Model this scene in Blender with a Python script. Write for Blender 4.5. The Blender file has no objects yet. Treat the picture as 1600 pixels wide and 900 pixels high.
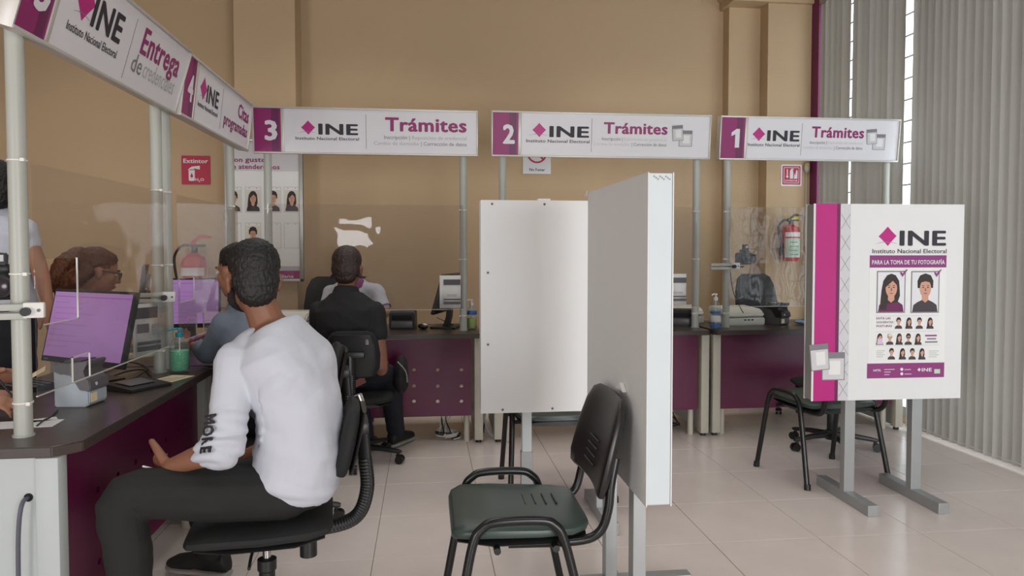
import bpy, bmesh, math, random
import numpy as np
from mathutils import Vector, Matrix, Euler, noise

random.seed(7)
SC = bpy.context.scene
COL = SC.collection
R = math.radians

# ---------------------------------------------------------------- camera
FPX, CX, CY = 1150.0, 800.0, 430.0          # focal length in pixels, principal point (1600x900 frame)
YAW, PITCH, CAMZ = R(6.7), math.atan(42 / 1150.0), 1.32
CAM = Vector((0, 0, CAMZ))
FWD = Vector((math.sin(YAW) * math.cos(PITCH), math.cos(YAW) * math.cos(PITCH), -math.sin(PITCH)))
RGT = Vector((math.cos(YAW), -math.sin(YAW), 0))
UPV = RGT.cross(FWD)
cd = bpy.data.cameras.new('camera')
cd.sensor_width = 36.0
cd.lens = FPX / 1600 * 36.0
cd.shift_y = -(450 - CY) / 1600
cd.clip_start = 0.05
cam = bpy.data.objects.new('camera', cd)
COL.objects.link(cam)
cam.matrix_world = Matrix(((RGT.x, UPV.x, -FWD.x, CAM.x), (RGT.y, UPV.y, -FWD.y, CAM.y), (RGT.z, UPV.z, -FWD.z, CAM.z), (0, 0, 0, 1)))
SC.camera = cam


def ray(px, py):
    return FWD + RGT * ((px - CX) / FPX) + UPV * ((CY - py) / FPX)


def P(px, py, d):            # point seen at a pixel, at depth d along the view axis
    return CAM + ray(px, py) * d


def PZ(px, py, z):           # point seen at a pixel, on the horizontal plane z
    r = ray(px, py)
    return CAM + r * ((z - CAMZ) / r.z)


def PY(px, py, y):           # ... on the plane Y = y
    r = ray(px, py)
    return CAM + r * (y / r.y)


def PX(px, py, x):
    r = ray(px, py)
    return CAM + r * (x / r.x)


# ---------------------------------------------------------------- world, light, exposure
w = bpy.data.worlds.new('world')
SC.world = w
w.use_nodes = True
w.node_tree.nodes['Background'].inputs[0].default_value = (0.86, 0.93, 1.0, 1)
w.node_tree.nodes['Background'].inputs[1].default_value = 3.2
SC.view_settings.view_transform = 'Standard'
SC.view_settings.look = 'None'
SC.view_settings.exposure = 0.42
SC.view_settings.gamma = 1.0
SC.view_settings.use_curve_mapping = False


def area(name, loc, rot, sx, sy, power, col):
    l = bpy.data.lights.new(name, 'AREA')
    l.shape = 'RECTANGLE'
    l.size, l.size_y, l.energy, l.color = sx, sy, power, col
    o = bpy.data.objects.new(name, l)
    o.location, o.rotation_euler = loc, rot
    COL.objects.link(o)
    return o


# daylight through the glass shopfront behind the camera, and added overhead fill
for x0, x1, z0, z1 in ((0.8, 3.3, 0.2, 2.2), (-4.4, -2.8, 0.2, 2.2), (-1.45, -0.95, 0.9, 1.75)):
    area('shopfront_daylight', ((x0 + x1) / 2, -2.97, (z0 + z1) / 2), (R(90), 0, 0), x1 - x0, z1 - z0, 28.0 * (x1 - x0) * (z1 - z0), (0.94, 0.965, 1.0))
for lx, ly, le in ((0.9, 0.6, 5), (-1.7, 2.2, 6), (1.9, 2.4, 5), (-0.4, 3.4, 6), (-2.6, 5.3, 8), (-0.2, 5.3, 8), (1.9, 5.3, 7)):      # unseen fill added overhead; back row brightens the lower back wall
    fill_light = area('overhead_fill_light', (lx, ly, 3.5), (0, 0, 0), 1.2, 1.2, le, (1.0, 0.985, 0.96))
    fill_light.data.spread = R(125)


# ---------------------------------------------------------------- materials
def lin(c):
    return tuple(((v / 255) / 12.92 if v / 255 <= 0.04045 else ((v / 255 + 0.055) / 1.055) ** 2.4) for v in c)


def mat(name, col, rough=0.5, metal=0.0, var=0.06, vscale=6.0, bump=0.0, bscale=60.0, spec=0.5, emit=0.0, trans=0.0, stretch=None, ecol=None):
    m = bpy.data.materials.new(name)
    m.use_nodes = True
    nt = m.node_tree
    b = nt.nodes['Principled BSDF']
    tc = nt.nodes.new('ShaderNodeTexCoord')
    mp = nt.nodes.new('ShaderNodeMapping')
    nt.links.new(tc.outputs['Object'], mp.inputs[0])
    if stretch:
        mp.inputs['Scale'].default_value = stretch
    n = nt.nodes.new('ShaderNodeTexNoise')
    n.inputs['Scale'].default_value = vscale
    n.inputs['Detail'].default_value = 4
    nt.links.new(mp.outputs[0], n.inputs['Vector'])
    c = lin(col)
    rp = nt.nodes.new('ShaderNodeMix')
    rp.data_type = 'RGBA'
    rp.inputs[6].default_value = (*[x * (1 - var) for x in c], 1)
    rp.inputs[7].default_value = (*[min(1, x * (1 + var)) for x in c], 1)
    nt.links.new(n.outputs[0], rp.inputs[0])
    nt.links.new(rp.outputs[2], b.inputs['Base Color'])
    b.inputs['Roughness'].default_value = rough
    b.inputs['Metallic'].default_value = metal
    b.inputs['Specular IOR Level'].default_value = spec
    if emit:
        nt.links.new(rp.outputs[2], b.inputs['Emission Color'])
        b.inputs['Emission Strength'].default_value = emit
    if trans:
        b.inputs['Transmission Weight'].default_value = trans
    if bump:
        n2 = nt.nodes.new('ShaderNodeTexNoise')
        n2.inputs['Scale'].default_value = bscale
        n2.inputs['Detail'].default_value = 5
        nt.links.new(mp.outputs[0], n2.inputs['Vector'])
        bp = nt.nodes.new('ShaderNodeBump')
        bp.inputs['Strength'].default_value = bump
        bp.inputs['Distance'].default_value = 0.01
        nt.links.new(n2.outputs[0], bp.inputs['Height'])
        nt.links.new(bp.outputs[0], b.inputs['Normal'])
    return m


def clear_mat(name, tint, haze, rough=0.02):
    m = bpy.data.materials.new(name)
    m.use_nodes = True
    nt = m.node_tree
    nt.nodes.remove(nt.nodes['Principled BSDF'])
    out = nt.nodes['Material Output']
    t = nt.nodes.new('ShaderNodeBsdfTransparent')
    t.inputs[0].default_value = (*tint, 1)
    d = nt.nodes.new('ShaderNodeBsdfDiffuse')
    d.inputs[0].default_value = (0.8, 0.8, 0.8, 1)
    g = nt.nodes.new('ShaderNodeBsdfGlossy')
    g.inputs['Roughness'].default_value = rough
    lw = nt.nodes.new('ShaderNodeLayerWeight')
    lw.inputs[0].default_value = 0.5
    p5 = nt.nodes.new('ShaderNodeMath')
    p5.operation = 'POWER'
    p5.inputs[1].default_value = 5.0
    nt.links.new(lw.outputs['Facing'], p5.inputs[0])
    fr = nt.nodes.new('ShaderNodeMath')
    fr.operation = 'MULTIPLY_ADD'
    fr.inputs[1].default_value = 0.9
    fr.inputs[2].default_value = 0.021
    nt.links.new(p5.outputs[0], fr.inputs[0])
    nz = nt.nodes.new('ShaderNodeTexNoise')
    nz.inputs['Scale'].default_value = 3.0
    tc = nt.nodes.new('ShaderNodeTexCoord')
    nt.links.new(tc.outputs['Object'], nz.inputs['Vector'])
    bp = nt.nodes.new('ShaderNodeBump')
    bp.inputs['Strength'].default_value = 0.25
    bp.inputs['Distance'].default_value = 0.02
    nt.links.new(nz.outputs[0], bp.inputs['Height'])
    nt.links.new(bp.outputs[0], g.inputs['Normal'])
    m1 = nt.nodes.new('ShaderNodeMixShader')
    m1.inputs[0].default_value = haze
    nt.links.new(t.outputs[0], m1.inputs[1])
    nt.links.new(d.outputs[0], m1.inputs[2])
    m2 = nt.nodes.new('ShaderNodeMixShader')
    nt.links.new(fr.outputs[0], m2.inputs[0])
    nt.links.new(m1.outputs[0], m2.inputs[1])
    nt.links.new(g.outputs[0], m2.inputs[2])
    nt.links.new(m2.outputs[0], out.inputs[0])
    return m


M = {}
M['wall'] = mat('tan_wall_paint', (190, 164, 130), 0.75, var=0.05, vscale=1.2, bump=0.12, bscale=90)
M['ceiling'] = mat('ceiling_paint', (112, 108, 100), 0.85, var=0.03)
M['plum'] = mat('plum_trim_paint', (112, 32, 80), 0.5)
M['tile'] = mat('pinkish_floor_tile', (226, 214, 208), 0.22, var=0.07, vscale=5, bump=0.02, bscale=25)
M['grout'] = mat('floor_grout', (150, 136, 128), 0.9)
M['slat'] = mat('blind_fabric', (200, 198, 192), 0.8, var=0.03, bump=0.05, bscale=200)
M['alu'] = mat('aluminium', (178, 178, 174), 0.35, metal=0.6, var=0.04)
M['barmetal'] = mat('window_bar', (120, 116, 112), 0.6)
M['glass'] = clear_mat('window_glass', (0.95, 0.97, 0.97), 0.0)
M['acrylic'] = clear_mat('acrylic_sheet', (0.93, 0.92, 0.915), 0.022)
M['acryledge'] = mat('acrylic_cut_edge', (205, 205, 200), 0.3)
M['pole'] = mat('pole_paint', (178, 180, 172), 0.4, var=0.04)
M['beige'] = mat('desk_leg_paint', (190, 184, 170), 0.5, var=0.04)
M['sidegrey'] = mat('desk_side_laminate', (182, 188, 188), 0.5, var=0.03)
M['desktop'] = mat('dark_desk_laminate', (66, 56, 52), 0.32, var=0.1, vscale=9, stretch=(1, 6, 1))
M['deskpanel'] = mat('plum_desk_panel', (92, 18, 58), 0.3, var=0.08, vscale=2)
M['hole'] = mat('dark_hole', (18, 12, 16), 0.8)
M['signwhite'] = mat('sign_white', (222, 220, 224), 0.45, var=0.02)
M['signframe'] = mat('sign_frame', (196, 192, 186), 0.4, metal=0.3)
M['magenta'] = mat('sign_magenta', (140, 18, 98), 0.45, var=0.1, vscale=3)
M['magdark'] = mat('sign_magenta_dark', (102, 16, 76), 0.45, var=0.05)
M['brightmag'] = mat('print_magenta', (182, 8, 120), 0.45, var=0.03)
M['purple'] = mat('print_purple', (136, 50, 116), 0.5, var=0.04)
M['ink'] = mat('print_black', (44, 40, 48), 0.6)
M['grey'] = mat('print_grey', (128, 124, 130), 0.6)
M['ltgrey'] = mat('print_light_grey', (178, 176, 180), 0.6)
M['palegrey'] = mat('print_pale_grey', (204, 202, 205), 0.6)
M['paper'] = mat('white_paper', (228, 228, 226), 0.7, var=0.02)
M['cream'] = mat('cream_paper', (220, 204, 168), 0.7, var=0.1, vscale=30)
M['board'] = mat('white_board_vinyl', (222, 222, 221), 0.6, var=0.02, bump=0.04, bscale=9)
M['boardedge'] = mat('board_edge_white', (200, 208, 211), 0.55, var=0.04)
M['boardgrey'] = mat('board_side_grey', (150, 148, 144), 0.6)
M['steel'] = mat('grey_steel_post', (160, 162, 162), 0.4, metal=0.35, var=0.08)
M['black'] = mat('black_plastic', (28, 28, 29), 0.42, var=0.1)
M['blackmat'] = mat('black_fabric', (24, 25, 26), 0.8, var=0.15, vscale=30, bump=0.1, bscale=300)
M['chrome'] = mat('chrome', (200, 200, 200), 0.15, metal=1.0)
M['blackmetal'] = mat('black_enamel_tube', (22, 23, 24), 0.3, var=0.05)
M['greenvinyl'] = mat('dark_green_vinyl', (58, 72, 66), 0.38, var=0.12, vscale=4)
M['blackvinyl'] = mat('black_vinyl', (32, 29, 29), 0.35, var=0.1)
M['redpaint'] = mat('red_extinguisher_paint', (186, 34, 44), 0.3)
M['redsign'] = mat('red_sign_print', (178, 34, 66), 0.5)
M['yellow'] = mat('yellow_tag', (220, 200, 60), 0.6)
M['pgreen'] = mat('pale_green_label', (190, 212, 190), 0.6, var=0.08, vscale=40)
M['devgrey'] = mat('device_grey', (164, 172, 178), 0.4)
M['devdark'] = mat('device_dark_grey', (92, 88, 92), 0.4)
M['devwhite'] = mat('scanner_ivory', (205, 202, 190), 0.45)
M['screen'] = mat('lavender_screen', (150, 112, 166), 0.25, emit=0.42, var=0.14, vscale=2)
M['screenbar'] = mat('lavender_screen_bar', (128, 92, 148), 0.25, emit=0.4)
M['screenline'] = mat('lavender_screen_lines', (138, 98, 152), 0.25, emit=0.4)
M['screenoff'] = mat('dark_screen', (58, 48, 54), 0.2)
M['teal'] = mat('teal_pump', (44, 152, 168), 0.4)
M['gel'] = mat('green_gel', (96, 200, 158), 0.2, var=0.5, vscale=120)
M['bottle'] = clear_mat('clear_bottle', (0.9, 0.94, 0.93), 0.10, 0.05)
M['bluelabel'] = mat('blue_label', (52, 96, 170), 0.5)
M['limeliquid'] = mat('lime_liquid', (170, 186, 96), 0.4)
M['cablegrey'] = mat('grey_cable', (86, 86, 98), 0.5)
M['cablewhite'] = mat('white_cable', (196, 194, 186), 0.5)
M['white_plastic'] = mat('white_plastic', (226, 224, 220), 0.4)
M['bluecloth'] = mat('blue_cloth', (120, 160, 190), 0.8)
M['redphone'] = mat('red_phone_case', (130, 36, 40), 0.4)
M['wallet'] = mat('brown_wallet', (120, 62, 48), 0.6)
M['skin'] = mat('skin_brown', (132, 88, 66), 0.55, var=0.08, vscale=14)
M['skin2'] = mat('skin_tan', (164, 116, 92), 0.55, var=0.08, vscale=14)
M['hairblack'] = mat('black_hair', (22, 19, 18), 0.55, var=0.5, vscale=60, bump=0.5, bscale=160, stretch=(1, 1, 0.3))
M['hairbrown'] = mat('dark_brown_hair', (50, 34, 30), 0.45, var=0.4, vscale=70, bump=0.5, bscale=170, stretch=(1, 1, 0.25))
M['hairred'] = mat('auburn_hair', (104, 58, 34), 0.5, var=0.4, vscale=60, bump=0.5, bscale=150, stretch=(1, 1, 0.25))
M['beard'] = mat('black_beard', (30, 24, 22), 0.8, var=0.4, vscale=120, bump=0.5, bscale=300)
M['shirtwhite'] = mat('white_cotton', (194, 197, 206), 0.85, var=0.02, bump=0.06, bscale=120)
M['shirtblack'] = mat('black_cotton', (26, 25, 28), 0.8, var=0.1, bump=0.1, bscale=120)
M['shirtgrey'] = mat('blue_grey_cotton', (112, 122, 138), 0.85, var=0.05, bump=0.1, bscale=120)
M['jeansblack'] = mat('black_denim', (27, 27, 27), 0.85, var=0.15, vscale=20, bump=0.1, bscale=200)
M['jeansnavy'] = mat('navy_denim', (26, 28, 38), 0.85, var=0.15, vscale=20, bump=0.1, bscale=200)
M['shoe'] = mat('black_shoe', (24, 24, 25), 0.6)
M['sole'] = mat('pale_sole', (150, 146, 142), 0.6)
M['polotrim'] = mat('polo_purple_trim', (140, 60, 120), 0.7)
M['eyewhite'] = mat('eye_white', (220, 215, 210), 0.3)
M['iris'] = mat('iris_brown', (40, 26, 20), 0.2)
M['lip'] = mat('lip', (140, 78, 70), 0.5)
M['pface'] = mat('print_face', (202, 152, 128), 0.6)
M['phair'] = mat('print_hair', (48, 38, 36), 0.6)
M['pcloth'] = mat('print_clothes', (64, 56, 62), 0.6)
M['pback'] = mat('print_portrait_back', (214, 210, 196), 0.6)
M['plilac'] = mat('print_lilac', (214, 186, 208), 0.6)
M['woodscr'] = mat('screw_grey', (100, 100, 102), 0.4, metal=0.6)
# the blind fabric lets some daylight through
_nt = M['slat'].node_tree
_b = _nt.nodes['Principled BSDF']
_tr = _nt.nodes.new('ShaderNodeBsdfTranslucent')
_tr.inputs[0].default_value = (*lin((190, 188, 182)), 1)
_mx = _nt.nodes.new('ShaderNodeMixShader')
_mx.inputs[0].default_value = 0.16
_nt.links.new(_b.outputs[0], _mx.inputs[1])
_nt.links.new(_tr.outputs[0], _mx.inputs[2])
_nt.links.new(_mx.outputs[0], _nt.nodes['Material Output'].inputs[0])


# ---------------------------------------------------------------- mesh helpers
def catmull(pts, n=6):
    pts = [Vector(p) for p in pts]
    if len(pts) < 3:
        return pts
    out = []
    for i in range(len(pts) - 1):
        p0 = pts[i - 1] if i else pts[0] * 2 - pts[1]
        p1, p2 = pts[i], pts[i + 1]
        p3 = pts[i + 2] if i + 2 < len(pts) else p2 * 2 - p1
        for k in range(n):
            t = k / n
            out.append(0.5 * ((2 * p1) + (p2 - p0) * t + (2 * p0 - 5 * p1 + 4 * p2 - p3) * t * t + (3 * p1 - p0 - 3 * p2 + p3) * t ** 3))
    out.append(pts[-1])
    return out


class MB:
    """collects simple shapes; build() links them as one mesh object"""

    def __init__(s):
        s.bm = bmesh.new()

    def box(s, x0, x1, y0, y1, z0, z1, bev=0.0, mtx=None, seg=2):
        r = bmesh.ops.create_cube(s.bm, size=1.0)
        vs = r['verts']
        for v in vs:
            v.co = Vector((x0 + (v.co.x + 0.5) * (x1 - x0), y0 + (v.co.y + 0.5) * (y1 - y0), z0 + (v.co.z + 0.5) * (z1 - z0)))
        if bev:
            es = list({e for v in vs for e in v.link_edges})
            r2 = bmesh.ops.bevel(s.bm, geom=es, offset=bev, segments=seg, affect='EDGES', profile=0.5)
            vs = list({v for f in r2['faces'] for v in f.verts} | {v for v in vs if v.is_valid})
        if mtx:
            for v in vs:
                v.co = mtx @ v.co
        return s

    def cyl(s, p0, p1, r0, r1=None, n=16, cap=True):
        p0, p1 = Vector(p0), Vector(p1)
        r1 = r0 if r1 is None else r1
        d = (p1 - p0).normalized()
        a = d.orthogonal().normalized()
        b = d.cross(a)
        A = [s.bm.verts.new(p0 + (a * math.cos(t) + b * math.sin(t)) * r0) for t in [2 * math.pi * i / n for i in range(n)]]
        B = [s.bm.verts.new(p1 + (a * math.cos(t) + b * math.sin(t)) * r1) for t in [2 * math.pi * i / n for i in range(n)]]
        for i in range(n):
            s.bm.faces.new((A[i], A[(i + 1) % n], B[(i + 1) % n], B[i]))
        if cap:
            s.bm.faces.new(A[::-1])
            s.bm.faces.new(B)
        return s

    def tube(s, pts, r, n=8, smooth=5, flat=1.0, closed_caps=True):
        pts = catmull(pts, smooth) if smooth else [Vector(p) for p in pts]
        rs = r if isinstance(r, (list, tuple)) else None
        N = len(pts)
        prev = None
        rings = []
        for i, p in enumerate(pts):
            t = (pts[min(i + 1, N - 1)] - pts[max(i - 1, 0)]).normalized()
            if prev is None:
                a = t.orthogonal().normalized()
            else:
                a = (prev - t * prev.dot(t))
                a = a.normalized() if a.length > 1e-6 else t.orthogonal().normalized()
            prev = a
            b = t.cross(a)
            if rs:
                u = i / max(1, N - 1) * (len(rs) - 1)
                k = min(int(u), len(rs) - 2)
                rr = rs[k] + (rs[k + 1] - rs[k]) * (u - k)
            else:
                rr = r
            rings.append([s.bm.verts.new(p + a * math.cos(2 * math.pi * j / n) * rr + b * math.sin(2 * math.pi * j / n) * rr * flat) for j in range(n)])
        for A, B in zip(rings, rings[1:]):
            for j in range(n):
                s.bm.faces.new((A[j], A[(j + 1) % n], B[(j + 1) % n], B[j]))
        if closed_caps:
            s.bm.faces.new(rings[0][::-1])
            s.bm.faces.new(rings[-1])
        return s

    def limb(s, pts, radii, n=14, smooth=4):
        """closed tapered limb with rounded ends"""
        pts = [Vector(p) for p in pts]
        P2 = catmull(pts, smooth) if len(pts) > 2 else [pts[0].lerp(pts[1], k / 4) for k in range(5)]
        N = len(P2)
        rr = []
        for i in range(N):
            u = i / (N - 1) * (len(radii) - 1)
            k = min(int(u), len(radii) - 2)
            rr.append(radii[k] + (radii[k + 1] - radii[k]) * (u - k))
        d0 = (P2[0] - P2[1]).normalized()
        d1 = (P2[-1] - P2[-2]).normalized()
        seq = [(P2[0] + d0 * rr[0] * math.sin(a), rr[0] * math.cos(a)) for a in (1.35, 0.9, 0.45)] + list(zip(P2, rr)) + \
              [(P2[-1] + d1 * rr[-1] * math.sin(a), rr[-1] * math.cos(a)) for a in (0.45, 0.9, 1.35)]
        prev = None
        rings = []
        for i, (p, r) in enumerate(seq):
            t = (seq[min(i + 1, len(seq) - 1)][0] - seq[max(i - 1, 0)][0]).normalized()
            a = t.orthogonal().normalized() if prev is None else (prev - t * prev.dot(t)).normalized()
            prev = a
            b = t.cross(a)
            rings.append([s.bm.verts.new(p + (a * math.cos(2 * math.pi * j / n) + b * math.sin(2 * math.pi * j / n)) * r) for j in range(n)])
        for A, B in zip(rings, rings[1:]):
            for j in range(n):
                s.bm.faces.new((A[j], A[(j + 1) % n], B[(j + 1) % n], B[j]))
        s.bm.faces.new(rings[0][::-1])
        s.bm.faces.new(rings[-1])
        return s

    def ell(s, c, r, mtx=None, u=20, v=12):
        q = bmesh.ops.create_uvsphere(s.bm, u_segments=u, v_segments=v, radius=1.0)
        for x in q['verts']:
            co = Vector((x.co.x * r[0], x.co.y * r[1], x.co.z * r[2])) + Vector(c)
            x.co = mtx @ co if mtx else co
        return s

    def lathe(s, prof, n=20, c=(0, 0, 0), axis=None):
        """prof: (r, z) pairs, closed at both ends"""
        c = Vector(c)
        rings = []
        for r, z in prof:
            rings.append([s.bm.verts.new(c + Vector((max(r, 1e-4) * math.cos(2 * math.pi * j / n), max(r, 1e-4) * math.sin(2 * math.pi * j / n), z))) for j in range(n)])
        for A, B in zip(rings, rings[1:]):
            for j in range(n):
                s.bm.faces.new((A[j], A[(j + 1) % n], B[(j + 1) % n], B[j]))
        s.bm.faces.new(rings[0][::-1])
        s.bm.faces.new(rings[-1])
        return s

    def prism(s, poly, y0, y1, plane='XZ', bev=0.0):
        """polygon in a plane, extruded along the third axis from y0 to y1"""
        def mk(p, h):
            return Vector((p[0], h, p[1])) if plane == 'XZ' else (Vector((p[0], p[1], h)) if plane == 'XY' else Vector((h, p[0], p[1])))
        A = [s.bm.verts.new(mk(p, y0)) for p in poly]
        B = [s.bm.verts.new(mk(p, y1)) for p in poly]
        n = len(poly)
        fs = [s.bm.faces.new(A), s.bm.faces.new(B[::-1])]
        for i in range(n):
            fs.append(s.bm.faces.new((A[i], B[i], B[(i + 1) % n], A[(i + 1) % n])))
        if bev:
            es = list({e for f in fs for e in f.edges})
            bmesh.ops.bevel(s.bm, geom=es, offset=bev, segments=2, affect='EDGES')
        return s

    def loft(s, secs, n=24, power=2.3):
        """secs: (centre, side unit, depth unit, half width, half depth); closed"""
        rings = []
        for c, sx, sy, a, b in secs:
            ring = []
            for j in range(n):
                t = 2 * math.pi * j / n
                ct, st = math.cos(t), math.sin(t)
                ring.append(s.bm.verts.new(Vector(c) + sx * a * math.copysign(abs(ct) ** (2 / power), ct) + sy * b * math.copysign(abs(st) ** (2 / power), st)))
            rings.append(ring)
        for A, B in zip(rings, rings[1:]):
            for j in range(n):
                s.bm.faces.new((A[j], A[(j + 1) % n], B[(j + 1) % n], B[j]))
        s.bm.faces.new(rings[0][::-1])
        s.bm.faces.new(rings[-1])
        return s

    def xf(s, m):
        for v in s.bm.verts:
            v.co = m @ v.co
        return s

    def mesh(s, name, smooth=True):
        bmesh.ops.recalc_face_normals(s.bm, faces=s.bm.faces)
        me = bpy.data.meshes.new(name)
        s.bm.to_mesh(me)
        s.bm.free()
        if smooth:
            shade(me)
        return me

    def build(s, name, m, parent=None, smooth=True, loc=None, rot=None):
        return link(name, s.mesh(name, smooth), m, parent, loc, rot)


def shade(me, angle=38):
    me.polygons.foreach_set('use_smooth', [True] * len(me.polygons))
    try:
        me.set_sharp_from_angle(angle=R(angle))
    except Exception:
        pass


def link(name, me, m, parent=None, loc=None, rot=None):
    if m is not None:
        me.materials.clear()
        me.materials.append(M[m] if isinstance(m, str) else m)
    o = bpy.data.objects.new(name, me)
    COL.objects.link(o)
    if parent is not None:
        o.parent = parent
    if loc is not None:
        o.location = loc
    if rot is not None:
        o.rotation_euler = rot
    return o


def thing(name, label, cat, loc=(0, 0, 0), rz=0.0, group=None, rot=None):
    o = bpy.data.objects.new(name, None)
    o.empty_display_size = 0.1
    COL.objects.link(o)
    o.location = loc
    o.rotation_euler = rot if rot else (0, 0, rz)
    return tag(o, label, cat, group)


def tag(o, label, cat, group=None):
    o['label'] = label
    o['category'] = cat
    if group:
        o['group'] = group
    return o


def struct(name, mb, m, parent=None, smooth=False):
    o = mb.build(name, m, parent, smooth)
    if parent is None:
        o['kind'] = 'structure'
    return o


def eval_mesh(o):
    dg = bpy.context.evaluated_depsgraph_get()
    dg.update()
    me = bpy.data.meshes.new_from_object(o.evaluated_get(dg), depsgraph=dg)
    data = o.data
    bpy.data.objects.remove(o)
    if isinstance(data, bpy.types.Mesh):
        bpy.data.meshes.remove(data)
    elif isinstance(data, bpy.types.Curve):
        bpy.data.curves.remove(data)
    return me


def plate(outer, holes, t, res=1):
    """flat plate with real holes: 2D outlines (x, z) -> mesh in XZ, front at y=-t/2, back at y=+t/2"""
    cu = bpy.data.curves.new('plate', 'CURVE')
    cu.dimensions = '2D'
    cu.fill_mode = 'BOTH'
    cu.extrude = t / 2
    for poly in [outer] + list(holes):
        sp = cu.splines.new('POLY')
        sp.points.add(len(poly) - 1)
        for q, p in zip(sp.points, poly):
            q.co = (p[0], p[1], 0, 1)
        sp.use_cyclic_u = True
    o = bpy.data.objects.new('plate', cu)
    COL.objects.link(o)
    me = eval_mesh(o)
    me.transform(Matrix.Rotation(R(90), 4, 'X'))
    return me


def circle(cx, cz, r, n=14):
    return [(cx + r * math.cos(2 * math.pi * i / n), cz + r * math.sin(2 * math.pi * i / n)) for i in range(n)]


def rrect(x0, x1, z0, z1, r=0.0, n=4):
    if r <= 0:
        return [(x0, z0), (x1, z0), (x1, z1), (x0, z1)]
    out = []
    for cx, cz, a0 in ((x1 - r, z0 + r, -90), (x1 - r, z1 - r, 0), (x0 + r, z1 - r, 90), (x0 + r, z0 + r, 180)):
        for k in range(n + 1):
            a = R(a0 + 90 * k / n)
            out.append((cx + r * math.cos(a), cz + r * math.sin(a)))
    return out


def _rawtext(s, bold):
    cu = bpy.data.curves.new('lettering', 'FONT')
    cu.body = s
    cu.size = 1.0
    cu.resolution_u = 2
    cu.extrude = 0.0
    if bold > 0:
        cu.space_character = 1.0 + bold * 1.6
    o = bpy.data.objects.new('lettering', cu)
    COL.objects.link(o)
    me = eval_mesh(o)
    if bold > 0 and len(me.vertices):
        bm = bmesh.new()
        k = 0
        for dx, dy in ((0, 0), (1, 0), (-1, 0), (0, .7), (0, -.7), (.75, .5), (-.75, .5), (.75, -.5), (-.75, -.5)):
            n0 = len(bm.verts)
            bm.from_mesh(me)
            bm.verts.ensure_lookup_table()
            for v in bm.verts[n0:]:
                v.co.x += dx * bold
                v.co.y += dy * bold
                v.co.z += k * 0.00006
            k += 1
        bm.to_mesh(me)
        bm.free()
    return me


def _ext(me):
    a = np.empty(len(me.vertices) * 3, np.float32)
    me.vertices.foreach_get('co', a)
    a = a.reshape(-1, 3)
    return a.min(0), a.max(0)


_CAP = {}


def txt(parent, s, x0, x1, z0, cap, m, bold=0.02, y=-0.001, name='lettering', mtx=None):
    """lettering on the XZ plane facing -Y, filling x0..x1, baseline z0, capital height cap"""
    if bold not in _CAP:
        h = _rawtext('H', bold)
        lo, hi = _ext(h)
        _CAP[bold] = (lo[1], hi[1] - lo[1])
        bpy.data.meshes.remove(h)
    me = _rawtext(s, bold)
    if not len(me.vertices):
        return None
    lo, hi = _ext(me)
    sx = (x1 - x0) / (hi[0] - lo[0])
    sz = cap / _CAP[bold][1]
    m4 = Matrix.Translation((x0, y, z0)) @ Matrix.Rotation(R(90), 4, 'X') @ Matrix.Diagonal((sx, sz, 1, 1)) @ Matrix.Translation((-lo[0], -_CAP[bold][0], 0))
    if mtx:
        m4 = mtx @ m4
    me.transform(m4)
    return link(name, me, m, parent)


def flat(parent, name, poly, m, y=-0.001, t=0.0006):
    return MB().prism(poly, y, y + t).build(name, m, parent, smooth=False)


def remesh(mb, voxel, smooth=6, name='body'):
    me = mb.mesh(name, False)
    o = bpy.data.objects.new(name, me)
    COL.objects.link(o)
    md = o.modifiers.new('r', 'REMESH')
    md.mode = 'VOXEL'
    md.voxel_size = voxel
    if smooth:
        sm = o.modifiers.new('s', 'SMOOTH')
        sm.factor = 0.5
        sm.iterations = smooth
    out = eval_mesh(o)
    out.polygons.foreach_set('use_smooth', [True] * len(out.polygons))
    return out


def displace(me, fn):
    n = len(me.vertices)
    co = np.empty(n * 3, np.float32)
    no = np.empty(n * 3, np.float32)
    me.vertices.foreach_get('co', co)
    me.vertices.foreach_get('normal', no)
    co = co.reshape(-1, 3)
    no = no.reshape(-1, 3)
    d = np.array([fn(Vector(c)) for c in co], np.float32)
    me.vertices.foreach_set('co', (co + no * d[:, None]).ravel())
    me.update()

# ================================================================ the room
XR, YB, XL, YF, ZC = 3.58, 6.6, -4.6, -3.0, 3.66
struct('ceiling', MB().box(XL, XR + 0.2, YF - 0.2, YB + 0.2, ZC, ZC + 0.1), 'ceiling')
struct('wall_back', MB().box(XL, XR + 0.2, YB, YB + 0.15, 0, ZC), 'wall')
struct('wall_left', MB().box(XL - 0.15, XL, YF, YB, 0, ZC), 'wall')
wf = MB().box(XL, XR + 0.2, YF - 0.15, YF, 0, ZC)
struct('wall_front', wf, 'wall')
for nm, x0, x1, y0 in (('column_poster', -1.55, -1.06, 6.3), ('column_corner', 3.04, XR, 6.32), ('column_chase', 2.74, 3.04, 6.47)):
    struct('wall_' + nm, MB().box(x0, x1, y0, YB + 0.001, 0, ZC, 0.004), 'wall')
c = MB().box(2.70, XR, 6.28, YB, 3.5, ZC, 0.01).box(2.68, XR, 6.26, YB, 3.58, ZC, 0.008)
struct('trim_1', c, 'wall')
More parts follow.
